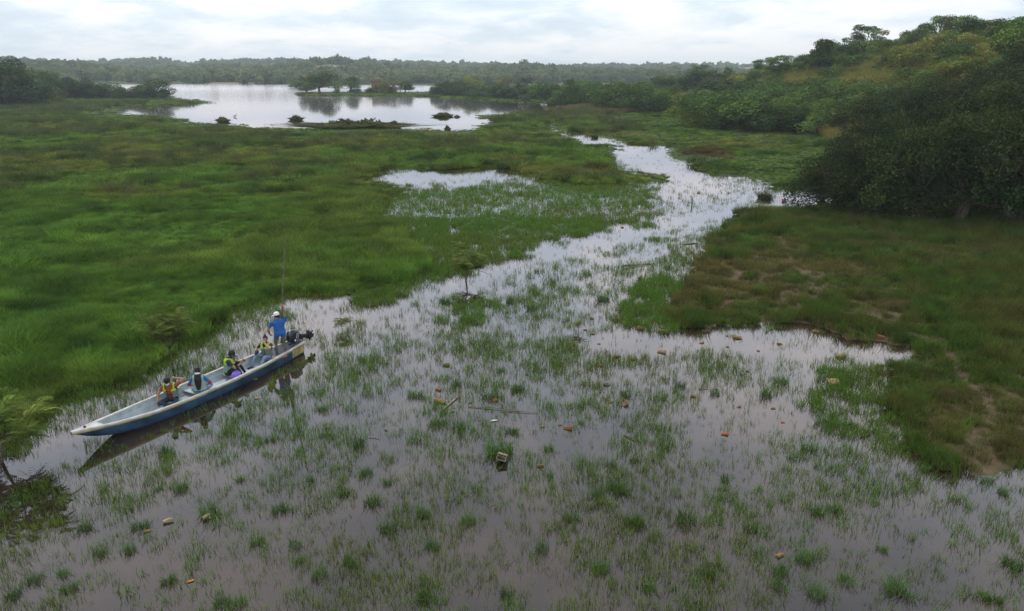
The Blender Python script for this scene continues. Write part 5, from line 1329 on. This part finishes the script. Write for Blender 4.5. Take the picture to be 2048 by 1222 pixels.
# posts
M_POST = mat('post_wood', (.09, .075, .06), .9, var=.3)
def utility_pole(x_, base, top, label):
    p = on_ground(x_, base); v = (611 - top) / FPX; H = CAM_H + (-sP + v * cP) / (cP + v * sP) * p.y - p.z; r = empty('utility_pole', p)
    vv, f = tube([(0, 0, -.5), (0, 0, H)], [.20, .14], 8); link('shaft', np_mesh('pole_shaft', vv, [f]), r, M_POST)
    o = link('crossarm', box_mesh('crossarm', 2.0, .16, .16, 0), r, M_POST); o.location = (0, 0, H - .7)
    for s_ in (-.8, 0, .8):
        o2 = link('insulator', box_mesh('insulator', .14, .14, .26, .02), o, M_POST); o2.location = (s_, 0, .2)
    tag(r, label, 'utility pole')
utility_pole(171, 196, 139, 'taller utility pole behind the trees of the left spit'); utility_pole(177, 195, 144, 'shorter utility pole behind the trees of the left spit')
for i_ in range(9):
    p = on_ground(716 + i_ * 17, 188.5); o = link('fence_post', box_mesh('fence_post', .22, .22, 1.5, .02), None, M_POST); o.location = (p.x, p.y, p.z + .6); o.rotation_euler = (0, .05 * ((i_ * 7) % 5 - 2), .3 * i_)
    tag(o, 'weathered fence post on the grassy point across the lake', 'fence post', 'fence posts on the point')
def house(x_, base, wpx, hpx, label, wallc, roofc, slope):
    p = on_ground(x_, base); dep = p.y * cP - (p.z - CAM_H) * sP; W = wpx / FPX * dep; H = hpx / FPX * dep; D_ = W * .8; r = empty('house', p, R(12))
    bm = bmesh.new(); vs_ = [bm.verts.new(q) for q in ((-W/2, -D_/2, -.4), (W/2, -D_/2, -.4), (W/2, D_/2, -.4), (-W/2, D_/2, -.4), (-W/2, -D_/2, H), (W/2, -D_/2, H * slope), (W/2, D_/2, H * slope), (-W/2, D_/2, H))]
    for q in ((0, 1, 5, 4), (1, 2, 6, 5), (2, 3, 7, 6), (3, 0, 4, 7), (4, 5, 6, 7), (3, 2, 1, 0)): bm.faces.new([vs_[k] for k in q])
    me = bpy.data.meshes.new('wall'); bm.to_mesh(me); bm.free(); link('wall', me, r, wallc)
    V = [(-W * .55, -D_ * .58, H + .06), (W * .55, -D_ * .58, H * slope + .02), (W * .55, D_ * .58, H * slope + .02), (-W * .55, D_ * .58, H + .06)]
    V += [(a, b, c + .15) for a, b, c in V]; link('roof', np_mesh('roof', V, [[(3, 2, 1, 0), (4, 5, 6, 7), (0, 1, 5, 4), (1, 2, 6, 5), (2, 3, 7, 6), (3, 0, 4, 7)]]), r, roofc)
    o = link('window', box_mesh('window', W * .16, .06, H * .24, 0), r, mat('window_dark', (.02, .02, .022), .3)); o.location = (-W * .2, -D_ / 2 - .01, H * .52)
    o = link('door', box_mesh('door', W * .17, .06, H * .5, 0), r, mat('door_wood', (.08, .05, .035), .8)); o.location = (W * .22, -D_ / 2 - .01, H * .25)
    tag(r, label, 'house')
house(757, 186, 26, 23, 'small red brick house among bushes on the point across the lake', mat('brick_wall', (.24, .105, .065), .9, var=.25, vscale=3), mat('roof_dark', (.12, .08, .065), .85, var=.2), .82)
house(1497, 170, 24, 17, 'low house with a rusty red roof beyond the dark trees', mat('wall_rust', (.30, .10, .055), .9, var=.2), mat('roof_rust', (.30, .085, .045), .85, var=.2), .85)
# reeds with brown plumes by the channel head, and pale weeds along the hillfoot
P, T, S = [], [], []
for y0, y1 in ((150, 235),):
    x, y = spread(y0, y1, 2.4, .5, 4); u, v = proj(x, y, 0)
    k = (inpoly(u, v, [(1080,222),(1180,211),(1260,212),(1300,224),(1250,228),(1130,226)])) & ~water_mask(x, y)
    x, y = x[k], y[k]; P.append(np.stack((x, y, land_h(x, y)), 1)); T.append(np.tile((.19, .145, .080), (len(x), 1)) * rng.uniform(.5, 1.3, (len(x), 1))); S.append(rng.uniform(.6, 1.2, len(x)))
scatter('reeds', 'brownish plumed reeds beside the head of the channel', 'reeds', np.concatenate(P), np.concatenate(T), np.concatenate(S), S_TALL)
# ------------------------------------------------------------------ the damp air
hb = [(x_, y_, z_) for z_ in (-2.0, 62.0) for (x_, y_) in ((-4400, -120), (4400, -120), (4400, 3300), (-4400, 3300))]
haze = link('haze', np_mesh('haze', hb, [[(3, 2, 1, 0), (4, 5, 6, 7), (0, 1, 5, 4), (1, 2, 6, 5), (2, 3, 7, 6), (3, 0, 4, 7)]]))
tag(haze, 'pale blue damp haze over the lake and hills', 'haze', kind='stuff')
m = bpy.data.materials.new('damp_air'); m.use_nodes = True; t = m.node_tree; t.nodes.clear()
pv = t.nodes.new('ShaderNodeVolumePrincipled'); pv.inputs['Color'].default_value = (.80, .91, 1.0, 1); pv.inputs['Density'].default_value = 0.00026
pv.inputs['Anisotropy'].default_value = 0.2
o = t.nodes.new('ShaderNodeOutputMaterial'); t.links.new(pv.outputs[0], o.inputs['Volume'])
haze.data.materials.append(m)
